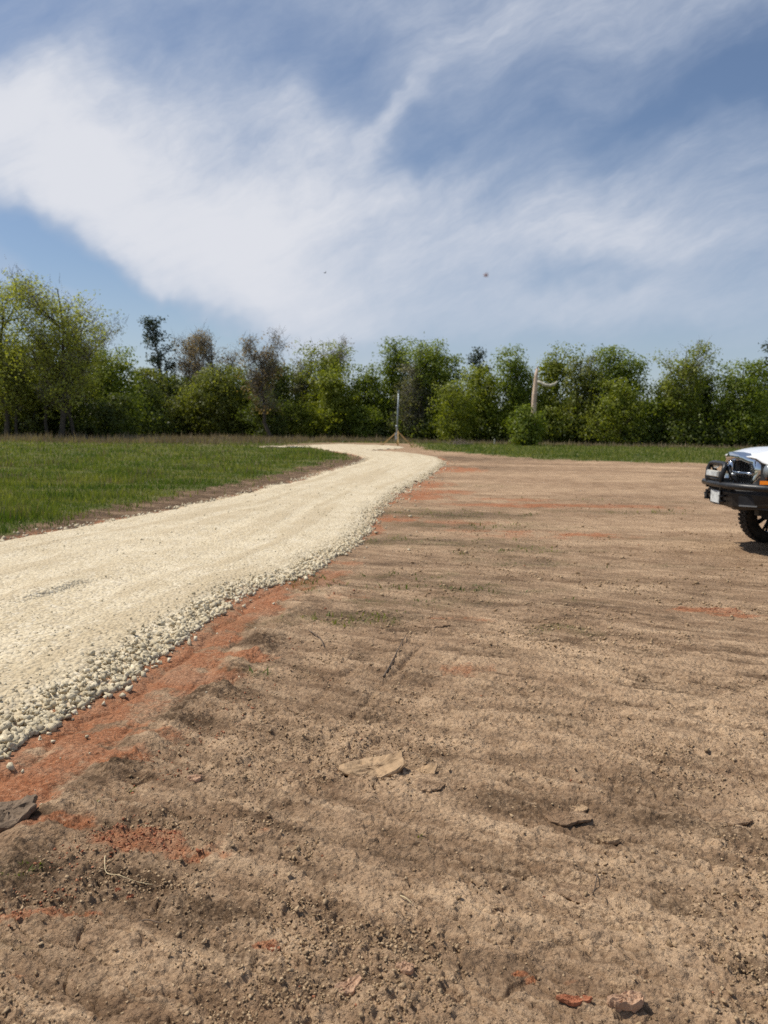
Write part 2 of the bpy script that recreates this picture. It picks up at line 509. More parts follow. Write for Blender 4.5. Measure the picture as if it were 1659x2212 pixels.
M['snag'] = varied('bleached_dead_wood', (0.60, 0.45, 0.335), 0.28, 1.3, 0.9, 0.06, bscale=6)
M['snag_grey'] = varied('weathered_dead_limb', (0.55, 0.50, 0.40), 0.2, 2, 0.9, 0.05, bscale=6)
LEAF = {
    'green': leaf_material('fresh_green_leaves', (0.10, 0.142, 0.017), (0.25, 0.29, 0.038)),
    'bright': leaf_material('bright_green_leaves', (0.135, 0.168, 0.018), (0.31, 0.33, 0.045)),
    'yellow': leaf_material('yellow_green_buds', (0.25, 0.275, 0.05), (0.46, 0.47, 0.095)),
    'olive': leaf_material('olive_leaves', (0.11, 0.128, 0.026), (0.24, 0.255, 0.055)),
    'rust': leaf_material('russet_spring_buds', (0.15, 0.105, 0.062), (0.31, 0.22, 0.12)),
    'grey': leaf_material('grey_green_leaves', (0.105, 0.105, 0.062), (0.22, 0.21, 0.125)),
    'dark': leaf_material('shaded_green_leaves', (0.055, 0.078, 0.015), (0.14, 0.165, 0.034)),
    'pine': leaf_material('dark_pine_needles', (0.025, 0.040, 0.024), (0.075, 0.10, 0.058), 0.2),
}

# ------------------------------------------------------------------ ground and road
ROAD_PX = [(-420, 1890), (-150, 1716), (0, 1622), (100, 1562), (180, 1518), (250, 1478), (310, 1432), (360, 1396), (420, 1348),
           (480, 1312), (560, 1266), (640, 1252), (700, 1214), (760, 1178), (795, 1142), (818, 1104), (870, 1058),
           (920, 1033), (958, 1004), (962, 996), (944, 988), (915, 983), (880, 978.5), (840, 976), (790, 973.5), (830, 971.5),
           (866, 969.5), (876, 967), (862, 964.3), (800, 961.5), (730, 960), (690, 961), (650, 963.5), (560, 965), (560, 967),
           (650, 966.5), (690, 969.5), (725, 976), (760, 982), (792, 989.5), (788, 996), (760, 1006), (700, 1021),
           (650, 1038), (600, 1049), (500, 1074), (400, 1096), (250, 1126), (100, 1152), (0, 1170), (-200, 1208), (-700, 1300)]
ROAD = [tuple(P(*p)[:2]) for p in ROAD_PX]
BARE_PX = [(-800, 1270), (-200, 1192), (0, 1154), (60, 1136), (200, 1105), (330, 1074), (500, 1044), (640, 1014), (735, 988),
           (728, 979), (690, 971), (640, 965), (600, 962), (690, 956.5), (800, 956.5), (900, 959), (905, 966), (940, 973), (1000, 978.5),
           (1100, 987), (1200, 993), (1350, 998), (1500, 1001), (1659, 1004), (2200, 1014)]
BARE = [tuple(P(*p)[:2]) for p in BARE_PX] + [(60, -30), (-40, -30)]


def blobs(x, y, lst, seed, jit=0.5):
    """soft irregular patches, list of (px, py, radius x, radius y, weight)"""
    nx = fbm(x * 2.2, y * 2.2, seed, 4); ny = fbm(x * 2.2 + 40, y * 2.2, seed + 9, 4)
    r = np.zeros_like(x)
    for (px, py, rx, ry, wt_) in lst:
        c = P(px, py)
        s = min(1.5, 0.3 + rx) * jit
        d = np.hypot((x - c.x + nx * s) / rx, (y - c.y + ny * s * min(1, ry / rx + .2)) / ry)
        r = np.maximum(r, wt_ * sstep(1.45, 0.15, d))
    return r


CLAY = [(300, 1832, .30, .085, 1), (120, 1800, .2, .08, .8), (420, 1856, .16, .05, .75), (560, 1795, .12, .05, .4), (40, 1990, .16, .04, .9),
        (150, 1998, .10, .03, .8), (215, 1640, .25, .12, .7), (560, 1290, .5, .25, .9), (490, 1420, .4, .25, .8), (440, 1470, .5, .2, .75),
        (620, 1272, .35, .2, .9), (880, 1073, 1.2, 1.3, 1), (940, 1062, 1.3, 1.0, .9), (958, 1014, 2.2, 3.2, .9), (905, 1045, 1.2, 2.2, .95),
        (840, 1120, .8, .8, .9), (1200, 1092, 3.2, .5, .85), (1120, 1080, 1.4, .7, .8), (1330, 1093, 1.6, .4, .6), (1060, 1148, 1.6, .5, .6),
        (1270, 1155, 1.1, .4, .7), (1000, 1128, 1.4, .6, .55), (1150, 1160, 2.0, .5, .45), (1520, 1318, .45, .12, .9), (1585, 1330, .4, .15, .7),
        (1000, 1338, .4, .12, .6), (1010, 1450, .3, .12, .5), (970, 1435, .3, .1, .4), (690, 1215, .5, .3, .7), (1100, 2105, .055, .025, 1),
        (1130, 2125, .05, .02, .8), (590, 2064, .03, .018, 1), (1290, 2145, .07, .03, .5), (20, 2130, .05, .03, .5), (110, 1480, .1, .1, .3),
        (740, 1290, .4, .2, .5), (330, 1590, .25, .12, .6), (900, 1560, .2, .05, .3), (40, 1720, .35, .13, .7), (600, 1830, .08, .03, .4)]
DARK = [(950, 1112, 2.0, .8, .55), (900, 1172, 1.6, .45, .55), (1000, 1136, 1.6, .6, .4), (1080, 1308, 1.5, .16, .45), (1270, 1309, .8, .09, .6),
        (700, 1322, .8, .3, .6), (560, 1385, .6, .25, .7), (480, 1490, .4, .2, .6), (380, 1560, .35, .14, .7), (250, 1660, .25, .10, .7),
        (170, 1900, .35, .16, .8), (300, 1960, .25, .08, .7), (960, 990, 4, 5, .75), (1060, 990, 5, 3, .5), (870, 1220, .9, .3, .5),
        (1100, 1250, 1.2, .3, .4), (760, 1500, .4, .2, .35), (900, 1262, .9, .2, .45), (1180, 1215, 1.6, .3, .35), (60, 1850, .2, .1, .6),
        (470, 1985, .12, .06, .6), (1000, 1010, 3, 3, .5), (1480, 1260, .9, .15, .4), (640, 1610, .2, .08, .5), (30, 1780, .15, .08, .7)]
PALE = [(420, 1670, .28, .12, .9), (650, 1650, .3, .10, .7), (520, 1720, .25, .12, .6), (860, 1690, .35, .14, .6), (1090, 1560, .9, .35, .7),
        (1260, 1440, 1.2, .35, .6), (1440, 1500, .9, .3, .7), (1590, 1600, .6, .25, .75), (1140, 1410, .9, .3, .5), (340, 2060, .17, .06, .95),
        (480, 2100, .2, .07, .8), (250, 2080, .1, .05, .6), (1250, 1935, .2, .06, .8), (1350, 1905, .2, .06, .8), (1180, 2000, .25, .07, .8),
        (1300, 2010, .2, .07, .6), (1480, 1860, .25, .08, .8), (1560, 1990, .35, .12, .8), (1620, 2080, .3, .12, .8), (1500, 2060, .2, .1, .7),
        (1240, 1280, 1.3, .2, .55), (1330, 1265, 1.2, .15, .5), (1060, 1700, .3, .1, .4), (1120, 1155, 3, .5, .4), (1400, 1175, 3, .35, .6),
        (1300, 1130, 3, .4, .4), (1450, 1130, 3, .4, .5), (1250, 1060, 4, 1, .5), (1050, 1050, 3, 1.5, .3), (1350, 1030, 6, 2, .5), (300, 1560, .1, .1, 0),
        (560, 1620, .3, .08, .5), (740, 1620, .5, .12, .6), (640, 1890, .12, .06, .5), (540, 1840, .15, .06, .5)]
SCRUB = [(1110, 1188, .9, .45, 1), (1140, 1215, .8, .3, .8), (700, 1342, .7, .25, .9), (650, 1258, .5, .35, 1), (950, 1110, 2.0, .9, 1), (905, 1170, 1.5, .5, .9), (1000, 1135, 1.5, .5, .7),
         (1000, 1272, .9, .25, .8), (900, 1300, .8, .2, .6), (1190, 1358, .3, .12, .9), (1140, 1132, 1.2, .5, .5), (1374, 1107, 1.6, .35, .9),
         (1250, 1080, 1.6, .4, .6), (1150, 1078, 1.2, .4, .5), (820, 1330, .4, .15, .6), (1420, 1165, 1.2, .25, .5), (870, 1245, .8, .25, .6),
         (850, 1840, .06, .03, .9), (340, 1722, .06, .03, .7), (210, 1768, .05, .025, .9), (1500, 1225, .8, .15, .4), (560, 1460, .3, .15, .6),
         (1030, 1050, 1.5, 1, .4), (1260, 1300, .4, .1, .6), (80, 1900, .12, .06, .6), (60, 2040, .05, .03, .6), (1480, 1085, 1.5, .3, .5)]


def masks(x, y):
    """all surface masks at world points"""
    r = np.hypot(x, y)
    out = {}
    near = r < 140
    for k in ('road', 'bare'): out[k] = np.full(x.shape, -50.0)
    xs, ys = x[near], y[near]
    j = fbm(xs * 1.1, ys * 1.1, 3, 4) * 0.22 + fbm(xs * 5, ys * 5, 13, 3) * 0.07
    sd = poly_sd(xs, ys, ROAD)
    out['road'][near] = sd + j * np.clip(0.35 + r[near] / 14, 0.4, 1.6)
    out['road_raw'] = np.full(x.shape, -50.0); out['road_raw'][near] = sd
    jb = fbm(xs * .7, ys * .7, 31, 5) * np.clip(r[near] / 22, 0.25, 2.2)
    out['bare'][near] = poly_sd(xs, ys, BARE) + jb
    return out


deg = math.radians
ang = np.concatenate([np.linspace(-180, -78, 14)[:-1], np.linspace(-78, -32, 40)[:-1], np.linspace(-32, 32, 710),
                      np.linspace(32, 78, 40)[1:], np.linspace(78, 180, 14)[1:-1]]) * math.pi / 180
t0, t1 = 1.85 ** -0.6, 135.0 ** -0.6
rad = np.concatenate([[0.02, 0.5, 0.9, 1.25, 1.55, 1.72], np.linspace(t0, t1, 720) ** (-1 / 0.6), np.geomspace(145, 6000, 26)])
A, R = np.meshgrid(ang, rad)
GX, GY = R * np.sin(A), R * np.cos(A)
dth = np.gradient(ang); drd = np.gradient(rad)
CELL = np.maximum(drd[:, None], R * np.abs(dth)[None, :])
shape = GX.shape
X, Y, RR, CL = GX.ravel(), GY.ravel(), R.ravel(), CELL.ravel()
mk = masks(X, Y)
near = RR < 60
xn, yn, cl = X[near], Y[near], CL[near]


def fade(scale, c):
    return np.clip(1.8 - 2.3 * c / scale, 0, 1)


def scraped(x, y):
    """coordinates stretched along the direction the blade was dragged"""
    return (x * .90 - y * .43) * .50, (x * .43 + y * .90) * 1.35


def relief(x, y, c, bare):
    """height of the scraped dirt surface"""
    rough = sstep(-0.35, 0.35, fbm(x * 0.9, y * 0.9, 50, 3)) * 0.75 + 0.25
    far = sstep(4.5, 14, y)
    wx = x + fbm(x * 6, y * 6, 70, 3) * 0.05; wy = y + fbm(x * 6 + 9, y * 6, 71, 3) * 0.05
    h = 0.010 * fbm(x * .5, y * .5, 51, 3)
    tot = np.zeros_like(x)
    for s, amp, sd_ in ((0.26, 0.006, 60), (0.13, 0.012, 61), (0.06, 0.018, 62), (0.030, 0.017, 63), (0.0165, 0.0105, 64)):
        fd = fade(s, c)
        if not fd.any(): continue
        f1, f2, iv = worley(wx / s, wy / s, sd_)
        big = iv ** 1.6
        tot += fd * amp * big * np.clip(1 - (f1 / (0.35 + 0.35 * iv)) ** 2, 0, 1)
    h = h + tot * rough
    h = h + 0.014 * fbm(x * 14, y * 20, 80, 5, .6) * fade(0.06, c)
    # flaking crust: thin plates standing over broken edges
    sx, sy = scraped(wx, wy)
    q = fbm(sx * 2.4, sy * 2.4, 83, 5, .55)
    q2 = fbm(sx * 5.1, sy * 5.1, 84, 5, .55)
    stp = sstep(0.02, 0.035, q) * 0.010 + sstep(-0.17, -0.160, q) * 0.009 + sstep(0.10, 0.110, q2) * 0.010 + sstep(-.1, -.092, q2) * .009
    h = h + stp * fade(0.05, c) * (0.5 + 0.6 * (1 - rough))
    # cracks in the smooth plates
    f1, f2, iv = worley(sx / 0.15, sy / 0.15, 66)
    h = h - 0.014 * sstep(0.06, 0.0, f2 - f1) * sstep(0.0, 0.25, fbm(x * 1.5, y * 1.5, 67, 3) + .12) * fade(0.05, c)
    # grader streaks running across the lot
    st = fbm(x * 0.16 + 0.3 * fbm(x * .3, y * .3, 90), y * 1.15, 88, 5)
    h = h + st * 0.05 * far
    return h


Z = np.zeros(X.shape)
bare_n = mk['bare'][near]; road_n = mk['road'][near]
bm_ = sstep(-0.3, 0.4, bare_n)
H = relief(xn, yn, cl, bare_n)
dist_out = -road_n                                       # metres outside the road edge
# smooth rutted clay strip beside the road
strip = sstep(-0.05, 0.05, dist_out) * sstep(0.62, 0.42, dist_out + 0.12 * fbm(xn * 2, yn * 2, 5, 3)) * sstep(9.5, 8.0, yn) * (xn > -4) * sstep(-9, -6, -yn)
H = H * (1 - 0.72 * strip)
rut = np.exp(-((dist_out - 0.23 - .05 * fbm(xn * .8, yn * .8, 6, 2)) / 0.026) ** 2) * 0.024 + np.exp(-((dist_out - 0.47) / 0.03) ** 2) * 0.016
H = H - rut * sstep(9.5, 8.0, yn) * bm_
berm = np.exp(-((dist_out - 0.66 - .1 * fbm(xn * 1.3, yn * 1.3, 8, 3)) / 0.10) ** 2) * 0.045
H = H + berm * sstep(8.5, 6.5, yn) * (0.5 + fbm(xn * 7, yn * 7, 9, 4))


def line_groove(x, y, p0, p1, width, depth, lug=0.0):
    a = P(*p0); b = P(*p1); ex, ey = b.x - a.x, b.y - a.y; L = math.hypot(ex, ey)
    t = ((x - a.x) * ex + (y - a.y) * ey) / L; d = np.abs((x - a.x) * ey - (y - a.y) * ex) / L
    g = np.exp(-(d / width) ** 2) * sstep(-0.1, 0.3, t) * sstep(L + 0.1, L - 0.3, t)
    m = 1.0 if not lug else (0.35 + 0.65 * (np.sin(t * 2 * np.pi / lug) > 0))
    return -depth * g * m


H += line_groove(xn, yn, (600, 1725), (905, 1405), 0.022, 0.020, 0.11)
H += line_groove(xn, yn, (835, 1475), (930, 1380), 0.02, 0.014)
H += line_groove(xn, yn, (560, 1620), (800, 1420), 0.022, 0.018, 0.09)
H += line_groove(xn, yn, (700, 1725), (1010, 1405), 0.022, 0.016, 0.11)
H += line_groove(xn, yn, (1180, 1400), (1720, 1640), 0.03, 0.014, 0.12)
H += line_groove(xn, yn, (1130, 1440), (1640, 1700), 0.03, 0.014, 0.12)
H += line_groove(xn, yn, (330, 2000), (640, 1680), 0.03, -0.010)
Zn = H * bm_
gr_n = 1 - bm_
Zn += gr_n * (0.05 * fbm(xn * .6, yn * .6, 41, 4) + 0.03)
under = sstep(0.05, 0.45, road_n)
Zn = Zn * (1 - under) - 0.02 * under
Z[near] = Zn
att = {}
clay = blobs(xn, yn, CLAY, 201)
edge_red = sstep(0.60, 0.34, dist_out + .22 * fbm(xn * 1.6, yn * 1.6, 15, 4)) * sstep(9.3, 8.3, yn + .4 * fbm(xn, yn, 16)) * sstep(-5, -4, xn)
left_red = sstep(0.38, 0.1, dist_out + .3 * fbm(xn * .9, yn * .9, 18, 4)) * 0.75 * sstep(-.2, .3, fbm(xn * .35, yn * .35, 19, 3) + .12)
clay = np.maximum(clay, np.maximum(edge_red * 1.0, left_red))
clay = clay * (1 - .55 * sstep(.0, .35, fbm(xn * 2.6, yn * 2.6, 23, 5)))
dark = blobs(xn, yn, DARK, 211)
on_left = sstep(0, 1, -(xn + 0.02 * yn) - 1.5 + np.where(yn > 30, 3, 0)) * (road_n < 0.1) * (yn > 9)
dark = np.maximum(dark, on_left * 1.0)
pale = blobs(xn, yn, PALE, 221, 0.9)
streak = fbm(xn * 0.2 + 0.3 * fbm(xn * .3, yn * .3, 91), yn * 1.5 * (14 / np.maximum(yn, 10)) ** .5, 95, 6, .62)
pale = np.maximum(pale, sstep(0.02, 0.36, streak) * sstep(5, 11, yn) * 0.85)
dark = np.maximum(dark, sstep(-0.12, -0.45, streak) * sstep(5, 11, yn) * 0.55)
v_ = fbm((xn * .55 - yn * .83) * 2.6, (xn * .83 + yn * .55) * .45, 97, 5)       # scrape marks towards lower right
pale = np.maximum(pale, sstep(0.12, 0.45, v_) * sstep(6.5, 4.5, yn) * sstep(0.2, 0.9, xn) * 0.8)
pale *= (1 - .6 * sstep(.15, .5, fbm(xn * 4, yn * 4, 99, 4)))


def band(x, y, pts, width, wt_):
    """soft streak along a path on the ground"""
    x = x + .10 * fbm(x * 1.2, y * 1.2, 240, 3); y = y + .10 * fbm(x * 1.2, y * 1.2, 241, 3)
    p_ = [P(*q_) for q_ in pts]; d = np.full(x.shape, 1e9)
    for a, b in zip(p_[:-1], p_[1:]):
        ex, ey = b.x - a.x, b.y - a.y; t = np.clip(((x - a.x) * ex + (y - a.y) * ey) / (ex * ex + ey * ey), 0, 1)
        d = np.minimum(d, np.hypot(x - a.x - t * ex, y - a.y - t * ey))
    return wt_ * sstep(width, width * .3, d)


for pts_, wd_, wt_ in (([(1130, 1385), (1330, 1450), (1500, 1530), (1720, 1650)], .34, .9), ([(1300, 1395), (1480, 1440), (1720, 1520)], .25, .6),
                       ([(1090, 1875), (1300, 1985), (1440, 2040)], .09, .85), ([(1420, 1845), (1640, 1935)], .09, .8), ([(1430, 1500), (1720, 1590)], .2, .5),
                       ([(960, 1560), (1250, 1590)], .2, .6), ([(560, 1690), (860, 1640), (1200, 1700)], .10, .6), ([(330, 2080), (520, 2090), (640, 2060)], .07, .9),
                       ([(350, 1990), (640, 1680), (760, 1560)], .05, .6), ([(1020, 1480), (1180, 1530)], .2, .5), ([(1480, 1990), (1700, 2110)], .14, .8),
                       ([(700, 1250), (1000, 1310), (1150, 1370)], .25, .4), ([(1250, 1275), (1420, 1270)], .3, .7), ([(1060, 1155), (1500, 1180)], .5, .5)):
    pale = np.maximum(pale, band(xn, yn, pts_, wd_, wt_) * (1 - .45 * sstep(.1, .4, fbm(xn * 5, yn * 5, 98, 4))))
for pts_, wd_, wt_ in (([(1080, 1310), (1200, 1304), (1340, 1312)], .13, .5), ([(690, 1325), (1000, 1350)], .3, .5), ([(120, 1880), (330, 1960), (520, 1990)], .12, .6),
                       ([(180, 1640), (420, 1510), (620, 1380)], .13, .75), ([(1080, 1740), (1480, 1790), (1700, 1850)], .16, .5), ([(1150, 1650), (1420, 1700)], .14, .4),
                       ([(0, 1930), (200, 1940), (420, 2000)], .10, .55), ([(600, 1260), (860, 1250), (1100, 1285)], .35, .5)):
    dark = np.maximum(dark, band(xn, yn, pts_, wd_, wt_) * (1 - .5 * sstep(.1, .4, fbm(xn * 4, yn * 4, 96, 4))))
# pale dry crust on top, damp soil and crevice shade painted dark in the gaps
qx = xn + fbm(xn * 6, yn * 6, 70, 3) * 0.05; qy = yn + fbm(xn * 6 + 9, yn * 6, 71, 3) * 0.05
qx, qy = scraped(qx, qy)
q_ = fbm(qx * 2.4, qy * 2.4, 83, 5, .55); q2_ = fbm(qx * 5.1, qy * 5.1, 84, 5, .55)
crust = sstep(.0, .08, q_) * .36 + sstep(.10, .115, q2_) * .42
pale = np.maximum(pale, crust * sstep(-.3, .2, fbm(xn * .9, yn * .9, 239, 3)) * sstep(14, 8, yn))
dark = np.maximum(dark, (sstep(-.12, -.22, q_) * .26 + sstep(-.09, -.12, q2_) * .30) * sstep(14, 8, yn))
scrub = blobs(xn, yn, SCRUB, 231, 0.9)
straw = np.zeros_like(xn)


def full(a, fill=0.0):
    o = np.full(X.shape, fill); o[near] = a; return o


fard = sstep(7, 11, yn)
dark = np.clip(dark * (.45 + .75 * sstep(-.3, .2, fbm(xn * 1.4, yn * 2.6, 245, 5))), 0, 1) * (1 - .75 * edge_red); scrub = np.clip(scrub * 1.3, 0, 1)
att['clay'] = full(clay); att['dark'] = full(dark); att['pale'] = full(pale); att['scrub'] = full(scrub)
att['grass'] = 1 - sstep(-0.25, 0.35, mk['bare'])
stw = sstep(60, 74, Y - .3 * X) * sstep(6, -14, X + 0 * Y) * sstep(-.3, .35, fbm(X * .12, Y * .2, 77, 4) + .2)
att['straw'] = np.clip(stw, 0, 1) * 0.9
nr, na = shape
i0 = (np.arange(nr - 1)[:, None] * na + np.arange(na)[None, :]).ravel()
i1 = (np.arange(nr - 1)[:, None] * na + (np.arange(na)[None, :] + 1) % na).ravel()
faces = np.stack([i0, i0 + na, i1 + na, i1], 1)
# leave out what lies deep under the road
deep = mk['road'] > 0.7
fdeep = deep[faces].all(1)
ground = link('ground', np_mesh('ground', np.stack([X, Y, Z], 1), faces[~fdeep][:, ::-1], 4, True, att), M['ground'])
tag(ground, 'scraped brown dirt lot with red clay and grassy meadow around it', kind='structure')

# road: its own sheet rising over the dirt
inr = mk['road'] > -0.12
fr = faces[inr[faces].all(1)]
used = np.unique(fr); remap = np.full(X.shape, -1); remap[used] = np.arange(len(used))
xr, yr, cr, sdr, raw = X[used], Y[used], CL[used], mk['road'][used], mk['road_raw'][used]
along = xr * 0.35 + yr * 0.94
f1, f2, iv = worley(xr / 0.055, yr / 0.055, 301); g1, g2, gv = worley(xr / 0.03, yr / 0.03, 302)
loose = sstep(1.5, 0.2, raw + .5 * fbm(xr * 1.2, yr * 1.2, 305, 3))
zr = -0.03 + 0.05 * sstep(-0.10, 0.05, sdr) + 0.045 * sstep(0.0, 0.4, sdr)
zr += (0.004 + 0.022 * loose) * iv ** 1.5 * np.clip(1 - (f1 / .6) ** 2, 0, 1) * fade(.055, cr)
zr += (0.003 + 0.008 * loose) * gv * np.clip(1 - (g1 / .6) ** 2, 0, 1) * fade(.03, cr)
trk = fbm(raw * 2.6 + .1 * fbm(xr * .7, yr * .7, 310), along * 0.10, 311, 4)
zr += 0.022 * trk * (1 - loose) + 0.03 * fbm(xr * .4, yr * .4, 312, 3)
# crawler lugs pressed into the limestone and one low scarp left by the grader
pa, pb = P(20, 1324), P(222, 1262); ex, ey = pb.x - pa.x, pb.y - pa.y; el = math.hypot(ex, ey)
st_, sd_ = ((xr - pa.x) * ex + (yr - pa.y) * ey) / el, ((yr - pa.y) * ex - (xr - pa.x) * ey) / el + .05 * fbm(xr * 3, yr * 3, 318, 3)
sc = 0.045 * sstep(-.02, .03, sd_) * sstep(.7, .1, sd_) * sstep(0, .5, st_) * sstep(el, el - .4, st_)
zr += sc
lug = np.exp(-((raw - 1.75) / 0.28) ** 2) * (np.sin(along * 2 * np.pi / 0.17) > .2) * 0.013 * sstep(-.1, .25, fbm(xr * .4, yr * .4, 315, 2) + .1)
zr += lug * (1 - loose)
ratt = {'track': np.clip(.5 + trk * 1.1 + .25 * fbm(xr * 2, yr * 2, 316, 4), 0, 1), 'edge': sstep(0.12, -0.1, sdr)}
road = link('road', np_mesh('road', np.stack([xr, yr, zr], 1), remap[fr][:, ::-1], 4, True, ratt), M['road'])
tag(road, 'pale crushed limestone driveway curving away across the lot', kind='structure')
road['category'] = 'road' if False else ''
del road['category']


def _near_height():
    """interpolator for ground height at points near the camera (nearest grid vertex)"""
    Zg = Z.reshape(shape)

    def f(x, y):
        x = np.atleast_1d(np.asarray(x, float)); y = np.atleast_1d(np.asarray(y, float))
        a = np.arctan2(x, y); r = np.hypot(x, y)
        ia = np.clip(np.searchsorted(ang, a), 1, na - 1); ir = np.clip(np.searchsorted(rad, r), 1, nr - 1)
        ia = np.where(np.abs(ang[ia] - a) < np.abs(ang[ia - 1] - a), ia, ia - 1)
        ir = np.where(np.abs(rad[ir] - r) < np.abs(rad[ir - 1] - r), ir, ir - 1)
        return Zg[ir, ia]
    return f


gz = _near_height()
ZROAD = np.full(X.shape, np.nan); ZROAD[used] = zr
ZBOTH = np.where(np.isnan(ZROAD), Z, np.maximum(Z, ZROAD))
_Zs = Z; Z = ZBOTH; sz = _near_height(); Z = _Zs          # top surface, road included

# ------------------------------------------------------------------ loose stones and clods
def rock_proto(seed, n=1, flat=0.7, sharp=0.35):
    """irregular faceted lump, 12 vertices / 20 triangles"""
    g = (1 + 5 ** .5) / 2
    v = np.array([(-1, g, 0), (1, g, 0), (-1, -g, 0), (1, -g, 0), (0, -1, g), (0, 1, g), (0, -1, -g), (0, 1, -g),
                  (g, 0, -1), (g, 0, 1), (-g, 0, -1), (-g, 0, 1)], float) / math.hypot(1, g)
    f = np.array([(0, 11, 5), (0, 5, 1), (0, 1, 7), (0, 7, 10), (0, 10, 11), (1, 5, 9), (5, 11, 4), (11, 10, 2), (10, 7, 6),
                  (7, 1, 8), (3, 9, 4), (3, 4, 2), (3, 2, 6), (3, 6, 8), (3, 8, 9), (4, 9, 5), (2, 4, 11), (6, 2, 10), (8, 6, 7), (9, 8, 1)])
    r = np.random.default_rng(seed)
    v = v * (1 + r.uniform(-sharp, sharp, (12, 1))) + r.normal(0, .06, (12, 3))
    v *= np.array([1.0, r.uniform(.65, .95), flat * r.uniform(.75, 1.1)])
    return v, f


def hull_proto(seed, n=11, flat=.75):
    """broken, sharp edged lump: hull of a few random points"""
    import bmesh
    r = np.random.default_rng(seed); p_ = r.normal(0, 1, (n, 3)); p_ /= np.linalg.norm(p_, axis=1)[:, None]
    p_ *= r.uniform(.82, 1.08, (n, 1)); p_ *= np.array([1, r.uniform(.65, .95), flat * r.uniform(.8, 1.1)])
    bm = bmesh.new()
    for q_ in p_: bm.verts.new(q_)
    bmesh.ops.convex_hull(bm, input=bm.verts); bmesh.ops.triangulate(bm, faces=bm.faces)
    for v in [v for v in bm.verts if not v.link_faces]: bm.verts.remove(v)
    bm.verts.index_update(); bm.normal_update()
    v = np.array([tuple(q_.co) for q_ in bm.verts]); f = np.array([[q_.index for q_ in fc.verts] for fc in bm.faces])
    bm.free(); return v, f


def low_proto(seed):
    r = np.random.default_rng(seed)
    v = np.array([(1, 0, 0), (0, 1, 0), (-1, 0, 0), (0, -1, 0), (0, 0, 1), (0, 0, -1)], float) * r.uniform(.7, 1.3, (6, 1)) + r.normal(0, .16, (6, 3))
    v[:, 2] *= .68
    return v, np.array([(0, 1, 4), (1, 2, 4), (2, 3, 4), (3, 0, 4), (1, 0, 5), (2, 1, 5), (3, 2, 5), (0, 3, 5)])


LOWP = [low_proto(700 + i) for i in range(16)]
PROTOS = [hull_proto(500 + i, 8 + i % 3) for i in range(24)]
FLATP = [hull_proto(600 + i, 10, .55) for i in range(24)]


def rot_mats(n, r, tilt=0.6):
    a = r.uniform(0, 2 * np.pi, n); b = r.normal(0, tilt, n); c = r.normal(0, tilt, n)
    ca, sa, cb, sb, cc, sc_ = np.cos(a), np.sin(a), np.cos(b), np.sin(b), np.cos(c), np.sin(c)
    Rz = np.zeros((n, 3, 3)); Rz[:, 0, 0] = ca; Rz[:, 0, 1] = -sa; Rz[:, 1, 0] = sa; Rz[:, 1, 1] = ca; Rz[:, 2, 2] = 1
    Rx = np.zeros((n, 3, 3)); Rx[:, 0, 0] = 1; Rx[:, 1, 1] = cb; Rx[:, 1, 2] = -sb; Rx[:, 2, 1] = sb; Rx[:, 2, 2] = cb
    Ry = np.zeros((n, 3, 3)); Ry[:, 1, 1] = 1; Ry[:, 0, 0] = cc; Ry[:, 0, 2] = sc_; Ry[:, 2, 0] = -sc_; Ry[:, 2, 2] = cc
    return Rz @ Rx @ Ry


def scatter(pos, size, protos, name_piece, name_rest, mat, parent, r, tilt=.6, n_obj=300, sink=0.25, low=None):
    """the pieces that show largest become objects, the rest one mesh"""
    n = len(pos); app = size / np.linalg.norm(pos - np.array([0, 0, CAM_H]), axis=1)
    vis = np.abs(np.arctan2(pos[:, 0], pos[:, 1])) < deg(27)
    order = np.argsort(-app * np.where(vis, 1, .05))
    top = order[:n_obj]; rest = order[n_obj:]
    Rm = rot_mats(n, r, tilt)
    pos = pos.copy(); pos[:, 2] += size * (0.5 - sink) * 0.9
    mes = []
    for i, (v, f) in enumerate(protos):
        me = np_mesh(name_piece, v, f, 3); me.materials.append(mat); mes.append(me)
    for k in top:
        o = bpy.data.objects.new(name_piece, mes[k % len(mes)]); COL.objects.link(o); o.parent = parent
        mm = Matrix(Rm[k].tolist()).to_4x4(); mm = Matrix.Translation(pos[k]) @ mm @ Matrix.Scale(float(size[k]) * .5, 4)
        o.matrix_world = mm
    if len(rest):
        V = []; Fc = []; off = 0; low = low or protos
        for i, (v, f) in enumerate(low):
            ks = rest[rest % len(low) == i]
            if not len(ks): continue
            vv = np.einsum('nij,mj->nmi', Rm[ks], v) * (size[ks] * .5)[:, None, None] + pos[ks][:, None, :]
            ff = f[None] + (np.arange(len(ks)) * len(v))[:, None, None] + off
            V.append(vv.reshape(-1, 3)); Fc.append(ff.reshape(-1, 3)); off += len(ks) * len(v)
        o = link(name_rest, np_mesh(name_rest, np.concatenate(V), np.concatenate(Fc), 3), mat, parent)
        o['kind'] = 'stuff'


def resample(poly_pts, n):
    p = np.array(poly_pts); d = np.r_[0, np.cumsum(np.hypot(*np.diff(p, axis=0).T))]
    t = rng.uniform(0, d[-1], n)
    x = np.interp(t, d, p[:, 0]); y = np.interp(t, d, p[:, 1])
    i = np.clip(np.searchsorted(d, t) - 1, 0, len(p) - 2)
    e = p[i + 1] - p[i]; e /= np.linalg.norm(e, axis=1)[:, None]
    return x, y, -e[:, 1], e[:, 0]                       # point and left normal


right_edge = [tuple(P(*q)[:2]) for q in ROAD_PX[1:20]]
left_edge = [tuple(P(*q)[:2]) for q in ROAD_PX[39:51]]
